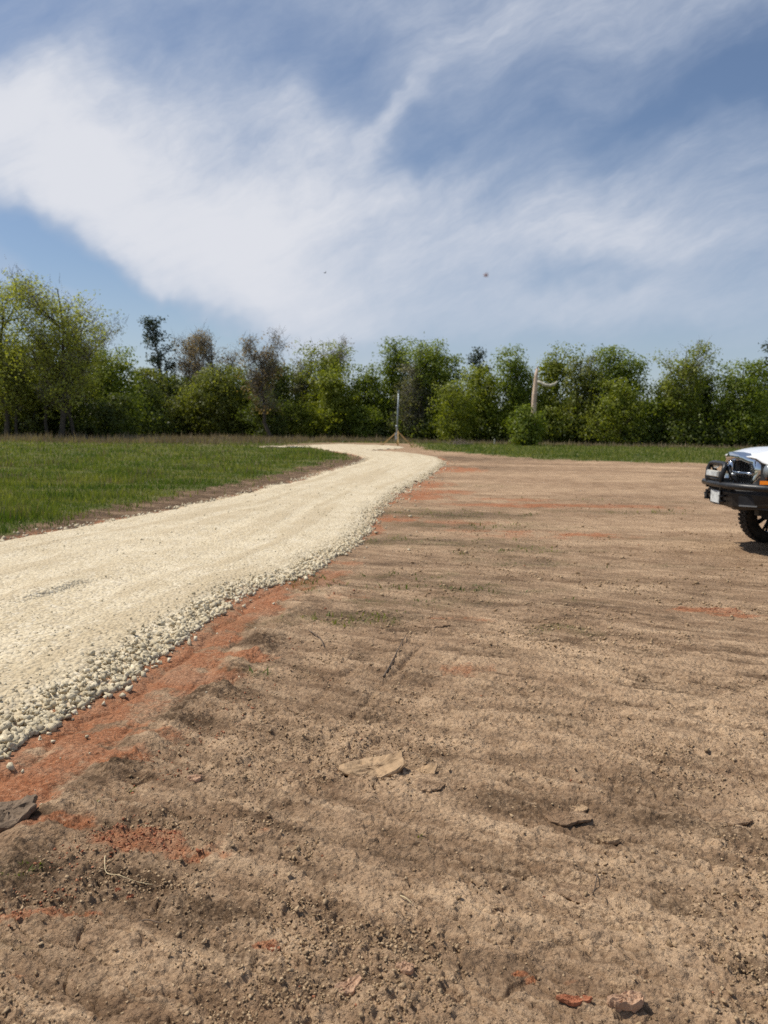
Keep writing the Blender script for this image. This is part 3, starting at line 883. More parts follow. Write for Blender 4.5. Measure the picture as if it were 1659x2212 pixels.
# bank of loose limestone along the right hand shoulder
N1 = 9000
p = np.array(right_edge); seg = np.hypot(*np.diff(p, axis=0).T); mid_y = (p[1:, 1] + p[:-1, 1]) / 2
prob = seg / np.maximum(mid_y, 3) ** 1.0; prob /= prob.sum()
si = rng.choice(len(seg), N1, p=prob); tt = rng.uniform(0, 1, N1)[:, None]
q = p[si] * (1 - tt) + p[si + 1] * tt
e = (p[si + 1] - p[si]) / seg[si][:, None]; nl = np.stack([-e[:, 1], e[:, 0]], 1)
wd = rng.normal(0, 1, N1); inw = np.where(wd > 0, np.abs(wd) * 0.16, -np.abs(wd) * 0.06)
q = q + nl * inw[:, None]
sdq = masks(q[:, 0], q[:, 1])['road']
keep = (sdq > -0.06) | (rng.uniform(0, 1, N1) < 0.30); q = q[keep]; sdq = sdq[keep]
dq = np.hypot(q[:, 0], q[:, 1])
sizes = rng.lognormal(math.log(0.0255), 0.45, len(q)) * np.where(sdq < .22, 1.12, 0.86) * np.clip(1.15 - .0 * dq, .6, 1.2)
sizes = np.clip(sizes * (1.2 - 1.5 * np.clip(sdq, 0, .6)) * np.clip(1.25 - .035 * dq, .8, 1.2), 0.011, 0.075)
pos = np.stack([q[:, 0], q[:, 1], sz(q[:, 0], q[:, 1])], 1)
# strays thrown out over the clay
ns = 260
x, y, nx, ny = resample(right_edge, ns)
off = -np.abs(rng.normal(0, .35, ns)) - .05
sp = np.stack([x + nx * off, y + ny * off], 1); sp = sp[(sp[:, 1] < 45)]
ssz = np.clip(rng.lognormal(math.log(.022), .45, len(sp)), .012, .05) * np.clip(np.hypot(*sp.T) / 7, .8, 2)
pos = np.concatenate([pos, np.stack([sp[:, 0], sp[:, 1], gz(sp[:, 0], sp[:, 1])], 1)]); sizes = np.concatenate([sizes, ssz])
scatter(pos, sizes, PROTOS, 'stone', 'loose_stones', M['stone'], road, rng, 1.2, 300, 0.28)
# fine gravel lying on the packed surface, and the left shoulder
ng = 9000
rr_ = (rng.uniform(40 ** -.8, 3.2 ** -.8, ng)) ** (-1 / .8); aa = rng.uniform(deg(-30), deg(8), ng)
gx, gy = rr_ * np.sin(aa), rr_ * np.cos(aa)
mq = masks(gx, gy)['road']; k = (mq > .15)
gx, gy = gx[k], gy[k]
gs = np.clip(rng.lognormal(math.log(.013), .4, len(gx)), .007, .035) * np.clip(np.hypot(gx, gy) / 9, .9, 2.0)
x, y, nx, ny = resample(left_edge, 900)
off = rng.normal(-.06, .12, 900)
lx, ly = x + nx * off, y + ny * off
gx = np.r_[gx, lx]; gy = np.r_[gy, ly]; gs = np.r_[gs, np.clip(rng.lognormal(math.log(.05), .3, 900), .02, .09)]
gp_ = np.stack([gx, gy, sz(gx, gy)], 1)
scatter(gp_, gs, LOWP, 'gravel', 'gravel', M['stone'], road, rng, 1.0, 0, 0.42)

# clods on the dirt
nc = 98000
rr_ = (rng.uniform(22 ** -.55, 1.95 ** -.55, nc)) ** (-1 / .55); aa = rng.uniform(deg(-32), deg(32), nc)
cx, cy = rr_ * np.sin(aa), rr_ * np.cos(aa)
mq = masks(cx, cy)['road']; dens = sstep(-.3, .35, fbm(cx * .9, cy * .9, 50, 3) + .5 * fbm(cx * 3.2, cy * 3.2, 402, 3))
k = (mq < -.75) & (rng.uniform(0, 1, nc) < .05 + .95 * np.clip(dens, 0, 1) ** 2.2); cx, cy = cx[k], cy[k]
cs = np.clip(rng.lognormal(math.log(.0088), .48, len(cx)), .0045, .036) * np.clip(np.hypot(cx, cy) / 5, .85, 1.7)
cp = np.stack([cx, cy, gz(cx, cy)], 1)
isred = (blobs(cx, cy, CLAY, 201) > .5) | ((mq[k] > -1.0) & (cy < 8.5)) & (rng.uniform(0, 1, len(cx)) < .35)
isred |= rng.uniform(0, 1, len(cx)) < .005
scatter(cp[~isred], cs[~isred], FLATP, 'clod', 'loose_clods', M['clod'], ground, rng, .5, 270, .30, LOWP)
scatter(cp[isred], cs[isred], FLATP, 'clay_clod', 'loose_clay_clods', M['redclod'], ground, rng, .5, 30, .30, LOWP)


# ------------------------------------------------------------------ mud crust slabs
def slab(name, label, px, py, length, width, thick, rot, mat, curl=0.0, seed=0, tiltx=0.0, lift=0.0, cat='dirt clod'):
    r = np.random.default_rng(seed); n = 30
    th = np.linspace(0, 2 * np.pi, n, endpoint=False)
    rad_ = 1 + r.normal(0, .055, n) + .06 * np.sin(5 * th + r.uniform(0, 6)) + .12 * np.sin(2 * th + r.uniform(0, 6)) + .1 * np.sin(3 * th + r.uniform(0, 6))
    rings = []
    def zc(x): return curl * max(0, x / (length / 2)) ** 2
    levels = [(.93, 0), (1.0, thick * .35), (1.02, thick * .7), (.985, thick), (.85, thick * 1.05), (.62, thick * .92), (.4, thick * 1.06), (.18, thick * .95)]
    for sc_, zz in levels:
        ring = []
        for a, q_ in zip(th, rad_):
            x = math.cos(a) * q_ * sc_ * length / 2; y = math.sin(a) * q_ * sc_ * width / 2
            jz = r.normal(0, thick * .13)
            ring.append((x, y, zz + zc(x) + jz + tiltx * y))
        rings.append(ring)
    m = MB().loft(rings, smooth=False)
    c = P(px, py)
    z = float(gz(c.x, c.y)[0])
    o = m.build(name, mat, None, (c.x, c.y, z - thick * .3 + lift)); o.rotation_euler = (0, 0, rot)
    tag(o, label, cat, 'broken pieces of mud crust lying on the dirt')
    return o


GRP = 'broken pieces of mud crust lying on the dirt'
slab('mud_slab', 'large curled tan mud slab with a black shadow under its raised right end', 806, 1668, .31, .20, .030, deg(10), M['slab'], .075, 1)
slab('mud_slab', 'flat tan mud flake with a dark gap along its right edge, left of the large curled slab', 634, 1672, .20, .19, .016, deg(50), M['ground'], .010, 2)
slab('mud_slab', 'small yellowish mud slab just right of the large curled slab', 914, 1674, .12, .12, .020, deg(15), M['slab'], .036, 3)
slab('mud_slab', 'ragged dark brown mud slab at the left edge below the red clay strip', 18, 1768, .24, .20, .034, deg(18), M['slab_dark'], .05, 4)
slab('mud_slab', 'dark curled crust strip in the scraped dirt straight below the service pole', 935, 1353, .28, .22, .018, deg(6), M['ground'], .012, 5)
slab('mud_slab', 'thin pale crust plate lying below the dark curled crust strip', 1002, 1385, .22, .26, .010, deg(-4), M['ground'], .002, 6)
slab('mud_slab', 'pale broken crust plate in the lower right with a dark jagged lower edge', 1252, 1934, .17, .12, .012, deg(-10), M['ground'], .002, 7)
slab('mud_slab', 'knobbly tan clod by the middle right with deep shadow beneath', 1312, 1822, .075, .055, .020, deg(-20), M['slab'], .003, 8)
slab('mud_slab', 'long low crust ridge with a black crack under it near the right edge', 1562, 1772, .20, .12, .016, deg(-5), M['ground'], .004, 9)
slab('mud_slab', 'layered tan clay block with a red top at the bottom edge', 1352, 2190, .095, .05, .026, deg(8), M['slab_pink'], .0, 10)
slab('mud_slab', 'pale split clod at the bottom centre among fine crumbs', 752, 2146, .07, .055, .020, deg(30), M['slab_pink'], .01, 11)
slab('mud_slab', 'smooth pinkish clod with a dark hole beside it at the bottom', 876, 2114, .052, .034, .018, deg(-15), M['slab_pink'], .0, 12)
slab('mud_slab', 'bright red clay lump on bare brown dirt at the bottom', 589, 2063, .042, .032, .014, deg(10), M['slab_red'], .0, 13)
slab('mud_slab', 'pale pinkish clod with a dark underside left of the tan mud flake', 422, 1694, .075, .045, .018, deg(-6), M['slab_pink'], .008, 14)
slab('mud_slab', 'small grey-tan clod between the red clay strip and the pale pinkish clod', 298, 1697, .048, .03, .015, deg(5), M['slab'], .01, 15)
slab('mud_slab', 'dark red lump under the curved straw stalk, the larger of two', 281, 1942, .026, .022, .014, deg(0), M['slab_red'], .0, 16)
slab('mud_slab', 'small orange-red lump beside the larger red lump under the straw stalk', 255, 1934, .02, .018, .012, deg(0), M['slab_red'], .0, 17)
slab('mud_slab', 'yellowish flat crust patch in the middle right dirt', 1240, 1748, .11, .10, .012, deg(0), M['slab'], .002, 18)
slab('mud_slab', 'wide tan crust plate broken along its lower edge under the yellowish patch', 1225, 1775, .17, .12, .013, deg(-6), M['ground'], .003, 19)
slab('mud_slab', 'tan crust chunk right of and below the small yellowish slab', 925, 1712, .12, .13, .014, deg(-12), M['ground'], .003, 20)
slab('mud_slab', 'red-topped dark crust strip at the bottom edge left of the layered block', 1240, 2178, .09, .03, .012, deg(-3), M['slab_red'], .008, 22)


def stalk(name, label, pts, r, mat, cat):
    w3 = []
    for i, (px, py) in enumerate(pts):
        c = P(px, py); z = float(gz(c.x, c.y)[0]); w3.append((c.x, c.y, z + r + .004 + .006 * (i % 2)))
    o0 = w3[0]; p_ = np.array(w3); t_ = np.linspace(0, len(p_) - 1, 4 * len(p_))
    i_ = np.clip(t_.astype(int), 0, len(p_) - 2); f_ = (t_ - i_)[:, None]
    a_, b_, c_, d_ = p_[np.maximum(i_ - 1, 0)], p_[i_], p_[i_ + 1], p_[np.minimum(i_ + 2, len(p_) - 1)]
    w3 = list(.5 * (2 * b_ + (c_ - a_) * f_ + (2 * a_ - 5 * b_ + 4 * c_ - d_) * f_ ** 2 + (3 * b_ - a_ - 3 * c_ + d_) * f_ ** 3))
    m = MB().tube([tuple(np.subtract(q_, o0)) for q_ in w3], [r * (1 - .5 * i / len(w3)) for i in range(len(w3))], 5)
    o = m.build(name, mat, None, o0); tag(o, label, cat)
    return o


stalk('straw_stalk', 'long curved straw stalk lying on the dark soil at lower left', [(228, 1857), (227, 1878), (231, 1897), (259, 1912), (295, 1918), (330, 1921)], .0022, M['straw'], 'straw')
stalk('straw_stalk', 'short pale straw stick on the bare dirt below centre', [(864, 1961), (876, 1967), (889, 1974)], .003, M['straw'], 'straw')
stalk('twig', 'long thin dark stem lying on the dirt above the mud slabs', [(828, 1468), (845, 1440), (862, 1408), (876, 1382)], .006, M['twig'], 'twig')
stalk('twig', 'dark forked-looking twig in the lower left beside the pale crust', [(300, 2000), (318, 2003), (344, 2008), (352, 2009)], .003, M['twig'], 'twig')
stalk('twig', 'thin bent twig lying on the smooth dirt at lower right', [(1282, 1900), (1288, 1917), (1283, 1931), (1278, 1944)], .0028, M['twig'], 'twig')
stalk('twig', 'thin brown twig on the scraped soil right of the red clay strip', [(668, 1368), (690, 1388), (700, 1405)], .006, M['twig'], 'twig')

# ------------------------------------------------------------------ grass, weeds
def blades(x, y, z, h, wdt, r, lean=.35, tint=None, single=False):
    n = len(x); a = r.uniform(0, 2 * np.pi, n); la = r.uniform(0, 2 * np.pi, n); ll = np.abs(r.normal(0, lean, n)) * h
    b = np.stack([x, y, z], 1); ux = np.stack([np.cos(a), np.sin(a), 0 * a], 1) * (wdt / 2)[:, None]
    ld = np.stack([np.cos(la), np.sin(la), 0 * a], 1) * ll[:, None]
    midp = b + ld * .35 + np.array([0, 0, 1]) * (h * .6)[:, None]
    tip = b + ld + np.array([0, 0, 1]) * h[:, None]
    if single:
        V = np.stack([b - ux, b + ux, tip], 1).reshape(-1, 3)
        return V, np.arange(3 * n).reshape(-1, 3), np.repeat(tint, 3)
    V = np.stack([b - ux, b + ux, midp + ux * .7, midp - ux * .7, tip], 1).reshape(-1, 3)
    i = np.arange(n)[:, None] * 5
    Fq = np.concatenate([i + np.array([[0, 1, 2]]), i + np.array([[0, 2, 3]]), i + np.array([[3, 2, 4]])])
    t = np.repeat(r.uniform(0, 1, n) if tint is None else tint, 5)
    return V, Fq, t


def grass_field(name, n, rlo, rhi, alo, ahi, hmul, cond, mat, pw=.9, label=None, lean=.4):
    r = np.random.default_rng(abs(hash(name)) % 1000 + n % 97 if False else n % 991)
    rr_ = (r.uniform(rhi ** -pw, rlo ** -pw, n)) ** (-1 / pw); aa = r.uniform(deg(alo), deg(ahi), n)
    x, y = rr_ * np.sin(aa), rr_ * np.cos(aa)
    k = cond(x, y, r); x, y = x[k], y[k]; d = np.hypot(x, y)
    patch = fbm(x * .45, y * .8, 700, 4)
    h = hmul * (0.06 + .24 * np.clip(patch + .2, 0, 1)) * r.uniform(.4, 1.5, len(x)) * np.clip(.85 + d / 160, .8, 1.4)
    V, Fq, t = blades(x, y, gz(x, y) - .01, h, .006 + .00095 * d, r, lean, np.clip(.42 + fbm(x * .3, y * .55, 705, 5) * 1.7 + r.normal(0, .2, len(x)), 0, 1), rlo > 9)
    o = link(name, np_mesh(name, V, Fq, 3, False, {'tint': t}), mat)
    tag(o, label, kind='stuff'); return o


def c_meadow(x, y, r):
    m_ = masks(x, y)
    edge = m_['bare'] + r.normal(0, .25, len(x)) * (1 + np.hypot(x, y) / 40)
    return (edge < -.05) & (m_['road_raw'] < -.3) & (x < 1.5)


def c_weedy(x, y, r):
    m_ = masks(x, y)
    return (m_['bare'] < -.4) & (m_['road_raw'] < -.5) & (x < 1.5) & (r.uniform(0, 1, len(x)) < sstep(0, .45, fbm(x * .35, y * .5, 707, 4)))


grass_field('meadow_weeds', 26000, 11.5, 80, -33, 2, 1.45, c_weedy, M['weed'], .7, 'dry seed stalks standing among the green meadow grass', .3)


def c_far(x, y, r):
    m_ = masks(x, y); edge = m_['bare'] + r.normal(0, .7, len(x))
    return (edge < -.2) & (m_['road_raw'] < -.5) & (x > -6)


grass_field('meadow_grass', 125000, 11, 95, -33, 2, 1.0, c_meadow, M['grass'], .75, 'rough green meadow grass left of the pale driveway')
grass_field('far_grass', 60000, 38, 120, -8, 33, 1.0, c_far, M['grass'], .6, 'strip of grass between the dirt lot and the trees')


def c_scrub(x, y, r):
    return (blobs(x, y, SCRUB, 231, .9) > .35 + r.uniform(0, .6, len(x))) & (masks(x, y)['road'] < -.1)


grass_field('scattered_weeds', 60000, 2.6, 32, -30, 32, .36, c_scrub, M['grass'], .5, 'sparse green weeds left in patches on the scraped dirt', .8)


def c_weeds(x, y, r):
    m_ = masks(x, y)
    f = fbm(x * .12, y * .2, 77, 4) + .25
    return (m_['bare'] < -1) & (y > 74 + .38 * x) & (x < 3) & (r.uniform(0, 1, len(x)) < sstep(-.25, .4, f))


grass_field('dry_weeds', 42000, 48, 108, -33, 3, 2.6, c_weeds, M['weed'], .2, 'tall dry brown weeds along the foot of the trees', .25)


def c_fringe(x, y, r):
    m_ = masks(x, y); return (m_['bare'] < 2) & (y > 92) & (m_['road_raw'] < -1)


grass_field('straw_fringe', 16000, 92, 125, -12, 32, 2.0, c_fringe, M['weed'], .2, 'straw coloured grass fringe under the far trees', .25)


# ------------------------------------------------------------------ trees
def leaf_quads(C, size, tint, r, flat=0.0, out=None):
    n = len(C)
    if out is not None:
        nn = out / (np.linalg.norm(out, axis=1)[:, None] + 1e-6) + r.normal(0, .38, (n, 3))
        u = np.cross(nn, r.normal(0, 1, (n, 3))); u /= np.linalg.norm(u, axis=1)[:, None] + 1e-9
        v = np.cross(nn, u); v /= np.linalg.norm(v, axis=1)[:, None] + 1e-9
        a = (size * .5)[:, None]; b = (size * r.uniform(.3, .48, n))[:, None]
        V = np.stack([C - u * a, C + v * b, C + u * a, C - v * b], 1).reshape(-1, 3)
        return V, (np.arange(n)[:, None] * 4 + np.arange(4)[None]), np.repeat(tint, 4)
    u = r.normal(0, 1, (n, 3)); u[:, 2] *= (1 - flat); u /= np.linalg.norm(u, axis=1)[:, None]
    t = r.normal(0, 1, (n, 3)); t[:, 2] *= (1 - flat); v = np.cross(u, t); v /= np.linalg.norm(v, axis=1)[:, None] + 1e-9
    a = (size * .5)[:, None]; b = (size * r.uniform(.28, .45, n))[:, None]
    V = np.stack([C - u * a, C + v * b, C + u * a, C - v * b], 1).reshape(-1, 3)
    Fq = (np.arange(n)[:, None] * 4 + np.arange(4)[None])
    return V, Fq, np.repeat(tint, 4)


def skeleton(H, W, cb, r, form, lean=0.0, nprim=11):
    """stem and limbs: list of (points, radii); tips to hang leaves on"""
    br = []
    n = 7; zz = np.linspace(0, .93 * H, n)
    off = np.cumsum(r.normal(0, .018 * H, (n, 2)), 0); off[0] = 0
    off[:, 0] += lean * zz
    stem = np.stack([off[:, 0], off[:, 1], zz], 1)
    r0 = .016 * H + .05
    br.append((stem, np.linspace(r0, r0 * .16, n)))
    pts = [stem[-1], stem[-2]]
    def prof(t):                                        # crown half width at relative crown height
        if form == 'column': return .62 + .38 * math.sin(math.pi * min(1, t * 1.1)) if t < .85 else .7
        if form == 'vase': return .35 + .75 * t ** .8 if t < .8 else 1.0
        if form == 'pine': return .35 + .65 * math.sin(math.pi * t ** .7)
        return math.sin(math.pi * (0.12 + .80 * t)) ** .7
    for i in range(nprim):
        t = (i + r.uniform(.1, .9)) / nprim
        z1 = H * (cb + (1 - cb) * min(.97, t * 1.02))
        w_ = W * prof(t) * r.uniform(.65, 1.05)
        a = r.uniform(0, 2 * np.pi) if i % 2 else r.choice([0, np.pi]) + r.normal(0, .5)
        rise = .10 if form == 'pine' else r.uniform(.12, .32)
        z0 = max(.12 * H, z1 - rise * H - .25 * w_)
        x0 = np.interp(z0, zz, stem[:, 0]); y0 = np.interp(z0, zz, stem[:, 1])
        p0 = np.array([x0, y0, z0]); p1 = np.array([x0 + math.cos(a) * w_, y0 + math.sin(a) * w_ * .85, z1])
        m_ = (p0 + p1) / 2 + np.array([0, 0, -.06 * H * (form != 'pine')]) + r.normal(0, .03 * H, 3)
        q_ = np.linspace(0, 1, 5)[:, None]
        path = (1 - q_) ** 2 * p0 + 2 * q_ * (1 - q_) * m_ + q_ ** 2 * p1
        rb = r0 * (1 - z0 / H) * .6 + .02
        br.append((path, np.linspace(rb, .015, 5)))
        pts += [path[-1], path[-2], path[-2] * .5 + path[-1] * .5]
        for k in range(3):
            s0 = path[r.integers(1, 4)]; dv = r.normal(0, 1, 3); dv[2] = abs(dv[2]) * .8
            L = W * r.uniform(.25, .5); e_ = s0 + dv / np.linalg.norm(dv) * L
            br.append((np.stack([s0, (s0 + e_) / 2 + r.normal(0, .05 * L, 3), e_]), np.array([.03, .02, .01]) + .004 * H * .3))
            pts += [e_, (s0 + e_) / 2]
    return br, np.array(pts)


def tubes_mesh(br, n=5):
    V = []; Fq = []; off = 0
    for path, rad_ in br:
        path = np.asarray(path); t = np.gradient(path, axis=0); t /= np.linalg.norm(t, axis=1)[:, None] + 1e-9
        u = np.cross(t, np.array([.31, .22, .92])); nn = np.linalg.norm(u, axis=1)[:, None]; u = u / np.maximum(nn, .05)
        v = np.cross(t, u); k = np.arange(n) * 2 * np.pi / n
        ring = path[:, None] + (np.cos(k)[None, :, None] * u[:, None] + np.sin(k)[None, :, None] * v[:, None]) * np.asarray(rad_)[:, None, None]
        m_ = len(path); V.append(ring.reshape(-1, 3))
        i = np.arange(m_ - 1)[:, None] * n + np.arange(n)[None]; j = np.arange(m_ - 1)[:, None] * n + (np.arange(n)[None] + 1) % n
        Fq.append(np.stack([i, j, j + n, i + n], -1).reshape(-1, 4) + off); off += m_ * n
    return np.concatenate(V), np.concatenate(Fq)


TREES = 'trees along the edge of the field'


def tree(name, label, px, top, wpx, D, kind, form='round', cb=.25, nl=5200, size=.27, sig=.085, seed=0, lean=0.0, bark='bark',
         nprim=12, twigs=0, second=None, fill=.35, group=TREES, basepx=None, cat='tree'):
    nl = int(nl * (1.2 if kind in ('rust', 'pine') else 2.0)); size *= 1.02
    r = np.random.default_rng(1000 + seed)
    tp = at_depth(px, top, D); H = tp.z; W = wpx / 2 / F1659 * D
    base_x = tp.x - lean * H
    root = empty(name, (base_x, D, 0)); tag(root, label, cat, group)
    br, pts = skeleton(H, W, cb, r, form, lean, nprim)
    V, Fq = tubes_mesh(br, 6)
    link('trunk', np_mesh('trunk', V, Fq, 4, True), M[bark], root)
    sg = sig * H if form != 'pine' else .030 * H
    # clusters sit on the limb tips, plus some through the volume
    nclu = max(60, nl // 22)
    ci = r.integers(0, len(pts), nclu)
    C = pts[ci] + np.clip(r.normal(0, 1, (nclu, 3)), -1.7, 1.7) * sg * np.array([1, 1, .75 if form != 'pine' else .4])
    nf = int(nclu * fill)
    if nf:
        th = r.uniform(0, 2 * np.pi, nf); q_ = np.sqrt(r.uniform(0, 1, nf)); tz = r.uniform(0, .8, nf)
        wv = W * np.sin(np.pi * (0.15 + .75 * tz)) * .85
        F_ = np.stack([lean * H * (cb + tz * (1 - cb)) + np.cos(th) * q_ * wv, np.sin(th) * q_ * wv * .8, H * (cb * .75 + tz * (1 - cb * .75))], 1)
        C[:nf] = F_
    C[:, 2] = np.minimum(C[:, 2], H * .985)
    per = max(1, nl // nclu)
    L = np.repeat(C, per, 0) + np.clip(r.normal(0, 1, (nclu * per, 3)), -1.6, 1.6) * np.array([1, 1, .7]) * (.30 + .014 * H)
    kp = L[:, 2] > .1; Cr = np.repeat(C, per, 0)[kp]; L = L[kp]
    out = (L - Cr) / .5 + (L - np.array([lean * H * .6, 0, H * .55])) / (W + 1) * .9 + np.array([0, 0, .5])
    ctint = np.repeat(r.uniform(0, 1, nclu), per)[:len(L)]
    tint = np.clip(.15 + .55 * ctint + r.normal(0, .18, len(L)), 0, 1)
    V, Fq, t = leaf_quads(L, size * r.uniform(.6, 1.35, len(L)), tint, r, .5 if form == 'pine' else 0, out)
    link('crown', np_mesh('crown', V, Fq, 4, False, {'tint': t}), LEAF[kind], root)
    if second:                                          # sprays of another colour in the same tree
        k2, n2 = second
        ci = r.integers(0, len(pts), n2 // 14)
        C = pts[ci] + np.clip(r.normal(0, 1, (len(ci), 3)), -1.3, 1.3) * sg; C[:, 2] = np.minimum(C[:, 2], H * .97)
        L = np.repeat(C, 14, 0) + r.normal(0, .35, (len(ci) * 14, 3))
        V, Fq, t = leaf_quads(L, size * .8 * r.uniform(.6, 1.3, len(L)), r.uniform(0, 1, len(L)), r)
        link('young_leaves', np_mesh('young_leaves', V, Fq, 4, False, {'tint': t}), LEAF[k2], root)
    if twigs:                                           # fine bare twigs
        ci = r.integers(0, len(pts), twigs)
        s0 = pts[ci] + r.normal(0, 1, (twigs, 3)) * sg * .5
        dv = r.normal(0, 1, (twigs, 3)); dv[:, 2] = np.abs(dv[:, 2]) + .35; dv /= np.linalg.norm(dv, axis=1)[:, None]
        e_ = s0 + dv * r.uniform(.4, 1.5, (twigs, 1))
        u = np.cross(dv, r.normal(0, 1, (twigs, 3))); u /= np.linalg.norm(u, axis=1)[:, None]; u *= .022
        V = np.stack([s0 - u, s0 + u, e_ + u * .4, e_ - u * .4], 1).reshape(-1, 3)
        link('twigs', np_mesh('twigs', V, np.arange(twigs)[:, None] * 4 + np.arange(4)[None], 4), M['bark_grey'], root)['kind'] = 'stuff'
    return root


# left hand corner, nearer
tree('tall_tree', 'tall yellow-green tree cut by the left edge of the picture', 8, 612, 130, 84, 'yellow', 'vase', .3, 7000, .21, .075, 1, 0.01, 'bark', 15, 1600, fill=.1)
tree('tall_tree', 'tallest tree, thin grey branches fanned out with yellow-green buds', 128, 603, 210, 84, 'yellow', 'vase', .34, 7000, .21, .065, 2, .01, 'bark', 20, 2600, fill=.05)
tree('bare_tree', 'greyish half bare tree leaning out right of the tallest tree', 205, 690, 120, 98, 'grey', 'vase', .2, 3000, .20, .07, 3, .03, 'bark_grey', 13, 2400, fill=.1)
tree('leafy_tree', 'dark green leafy tree below the yellow-green tree at the left edge', 45, 745, 140, 93, 'olive', 'round', .12, 5200, .26, .09, 4)
tree('leafy_tree', 'rounded fresh green tree at the right end of the tall left group', 250, 752, 100, 95, 'green', 'round', .2, 4600, .25, .09, 5, second=('bright', 500))
tree('leafy_tree', 'mossy green tree in front of the tallest tree', 165, 815, 120, 90, 'olive', 'round', .1, 5200, .26, .09, 6, second=('yellow', 700))
tree('leafy_tree', 'dim olive tree between the left edge and the tallest tree', 85, 835, 110, 89, 'olive', 'round', .08, 4600, .25, .09, 7, twigs=800)
# middle, far
tree('pine_tree', 'tall dark pine standing alone above the olive thicket', 346, 688, 62, 128, 'pine', 'pine', .42, 2600, .34, .05, 8, -.012, 'bark_grey', 13, fill=.05)
tree('budding_tree', 'russet budding tree with crooked trunk right of the tall pine', 388, 714, 62, 126, 'rust', 'vase', .5, 1900, .24, .05, 9, -.05, 'bark', 12, 1800, fill=.05)
tree('budding_tree', 'wide russet oak with airy crown between two leaning trees', 468, 720, 112, 124, 'rust', 'round', .42, 2800, .24, .06, 10, .0, 'bark', 16, 2600, fill=.12)
tree('budding_tree', 'russet tree on a dark trunk leaning to the left', 548, 717, 90, 106, 'rust', 'vase', .5, 2300, .24, .055, 11, -.17, 'bark', 14, 2200, fill=.05)
tree('budding_tree', 'small russet tree behind the edge of the yellow-green tree', 425, 752, 60, 126, 'rust', 'round', .4, 1700, .24, .06, 12, twigs=1000, fill=.1)
tree('leafy_tree', 'low olive tree under the tall pine', 330, 800, 110, 118, 'olive', 'round', .05, 6200, .30, .10, 13, second=('yellow', 500))
tree('leafy_tree', 'broad olive-gold mound of a tree under the russet oak', 468, 790, 140, 116, 'olive', 'round', .05, 7600, .30, .10, 14, second=('yellow', 900))
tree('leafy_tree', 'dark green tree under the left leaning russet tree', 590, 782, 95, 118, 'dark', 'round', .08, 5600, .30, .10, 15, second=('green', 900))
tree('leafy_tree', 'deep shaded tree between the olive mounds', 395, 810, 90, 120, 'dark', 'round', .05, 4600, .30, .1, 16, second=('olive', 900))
tree('leafy_tree', 'green understorey tree behind the leaning dark trunk', 545, 800, 90, 121, 'green', 'round', .05, 4800, .30, .1, 17)
tree('leafy_tree', 'light yellow-green tree with a grey-red bare crest', 690, 738, 110, 122, 'bright', 'vase', .22, 4300, .28, .075, 18, .0, 'bark_grey', 15, 900, second=('yellow', 900), fill=.25)
tree('bare_tree', 'bare reddish tree top sticking out behind the light yellow-green tree', 728, 734, 58, 128, 'rust', 'vase', .5, 900, .22, .05, 19, 0, 'bark', 12, 2200, fill=0)
tree('leafy_tree', 'dim grey-green tree left of the bright mid-row tree', 650, 775, 80, 124, 'grey', 'round', .08, 4200, .28, .09, 20, twigs=800, second=('olive', 700))
tree('leafy_tree', 'bright green mid-height tree under the bare reddish top', 718, 792, 80, 117, 'bright', 'round', .06, 5200, .29, .1, 21)
tree('leafy_tree', 'rounded green tree in the dip left of the service pole', 790, 783, 90, 120, 'green', 'round', .06, 5400, .29, .095, 22)
tree('leafy_tree', 'narrow dark green tree with a knobbed top above the service pole', 853, 733, 74, 122, 'green', 'column', .15, 6000, .28, .06, 23, 0, 'bark', 12)
tree('bare_tree', 'dull grey half bare tree right behind the service pole', 898, 792, 92, 116, 'grey', 'round', .12, 3000, .26, .09, 24, 0, 'bark_grey', 13, 2600, second=('olive', 500))
tree('leafy_tree', 'big green tree with forked crown right of the service pole', 962, 731, 96, 116, 'green', 'vase', .15, 7400, .28, .075, 25, 0, 'bark', 15, second=('bright', 900))
tree('leafy_tree', 'narrow leaning green tree at the left of the forked crown', 908, 752, 42, 118, 'green', 'column', .4, 2600, .27, .05, 26, -.05, 'bark', 9)
tree('pine_tree', 'dark bluish pine tip behind the green trees right of the pole', 1037, 746, 44, 128, 'pine', 'pine', .55, 1500, .32, .05, 27, .0, 'bark_grey', 9, fill=.05)
tree('leafy_tree', 'bright green tree below the dark pine tip', 1042, 788, 90, 112, 'bright', 'round', .08, 5600, .28, .09, 28)
tree('leafy_tree', 'tall green tree left of the dead snag', 1122, 748, 72, 110, 'green', 'column', .12, 6200, .27, .06, 29, 0, 'bark', 12, second=('bright', 700))
tree('leafy_tree', 'feathery green tree with upright top right behind the dead snag', 1195, 745, 80, 111, 'bright', 'column', .12, 5600, .27, .07, 30, 0, 'bark', 13, second=('green', 900))
tree('leafy_tree', 'loose mid-green tree at the right of the snag limb', 1250, 772, 72, 108, 'olive', 'round', .1, 4600, .27, .08, 31, 0, 'bark', 12, second=('bright', 900))
tree('leafy_tree', 'full round dark green tree right of the sky gap', 1352, 750, 128, 107, 'green', 'round', .15, 9000, .27, .075, 32, 0, 'bark', 16)
tree('leafy_tree', 'thin pale tree at the left shoulder of the full round tree', 1290, 772, 40, 109, 'grey', 'vase', .35, 1100, .24, .06, 33, 0, 'bark_grey', 9, 900, fill=.05)
tree('leafy_tree', 'feathery tree with pale wispy top right of the full round tree', 1474, 742, 112, 106, 'bright', 'vase', .15, 6600, .25, .07, 34, 0, 'bark_grey', 15, 1200, second=('grey', 900))
tree('leafy_tree', 'dark tree half hidden behind the feathery tree', 1520, 782, 60, 110, 'dark', 'round', .15, 4200, .27, .08, 35)
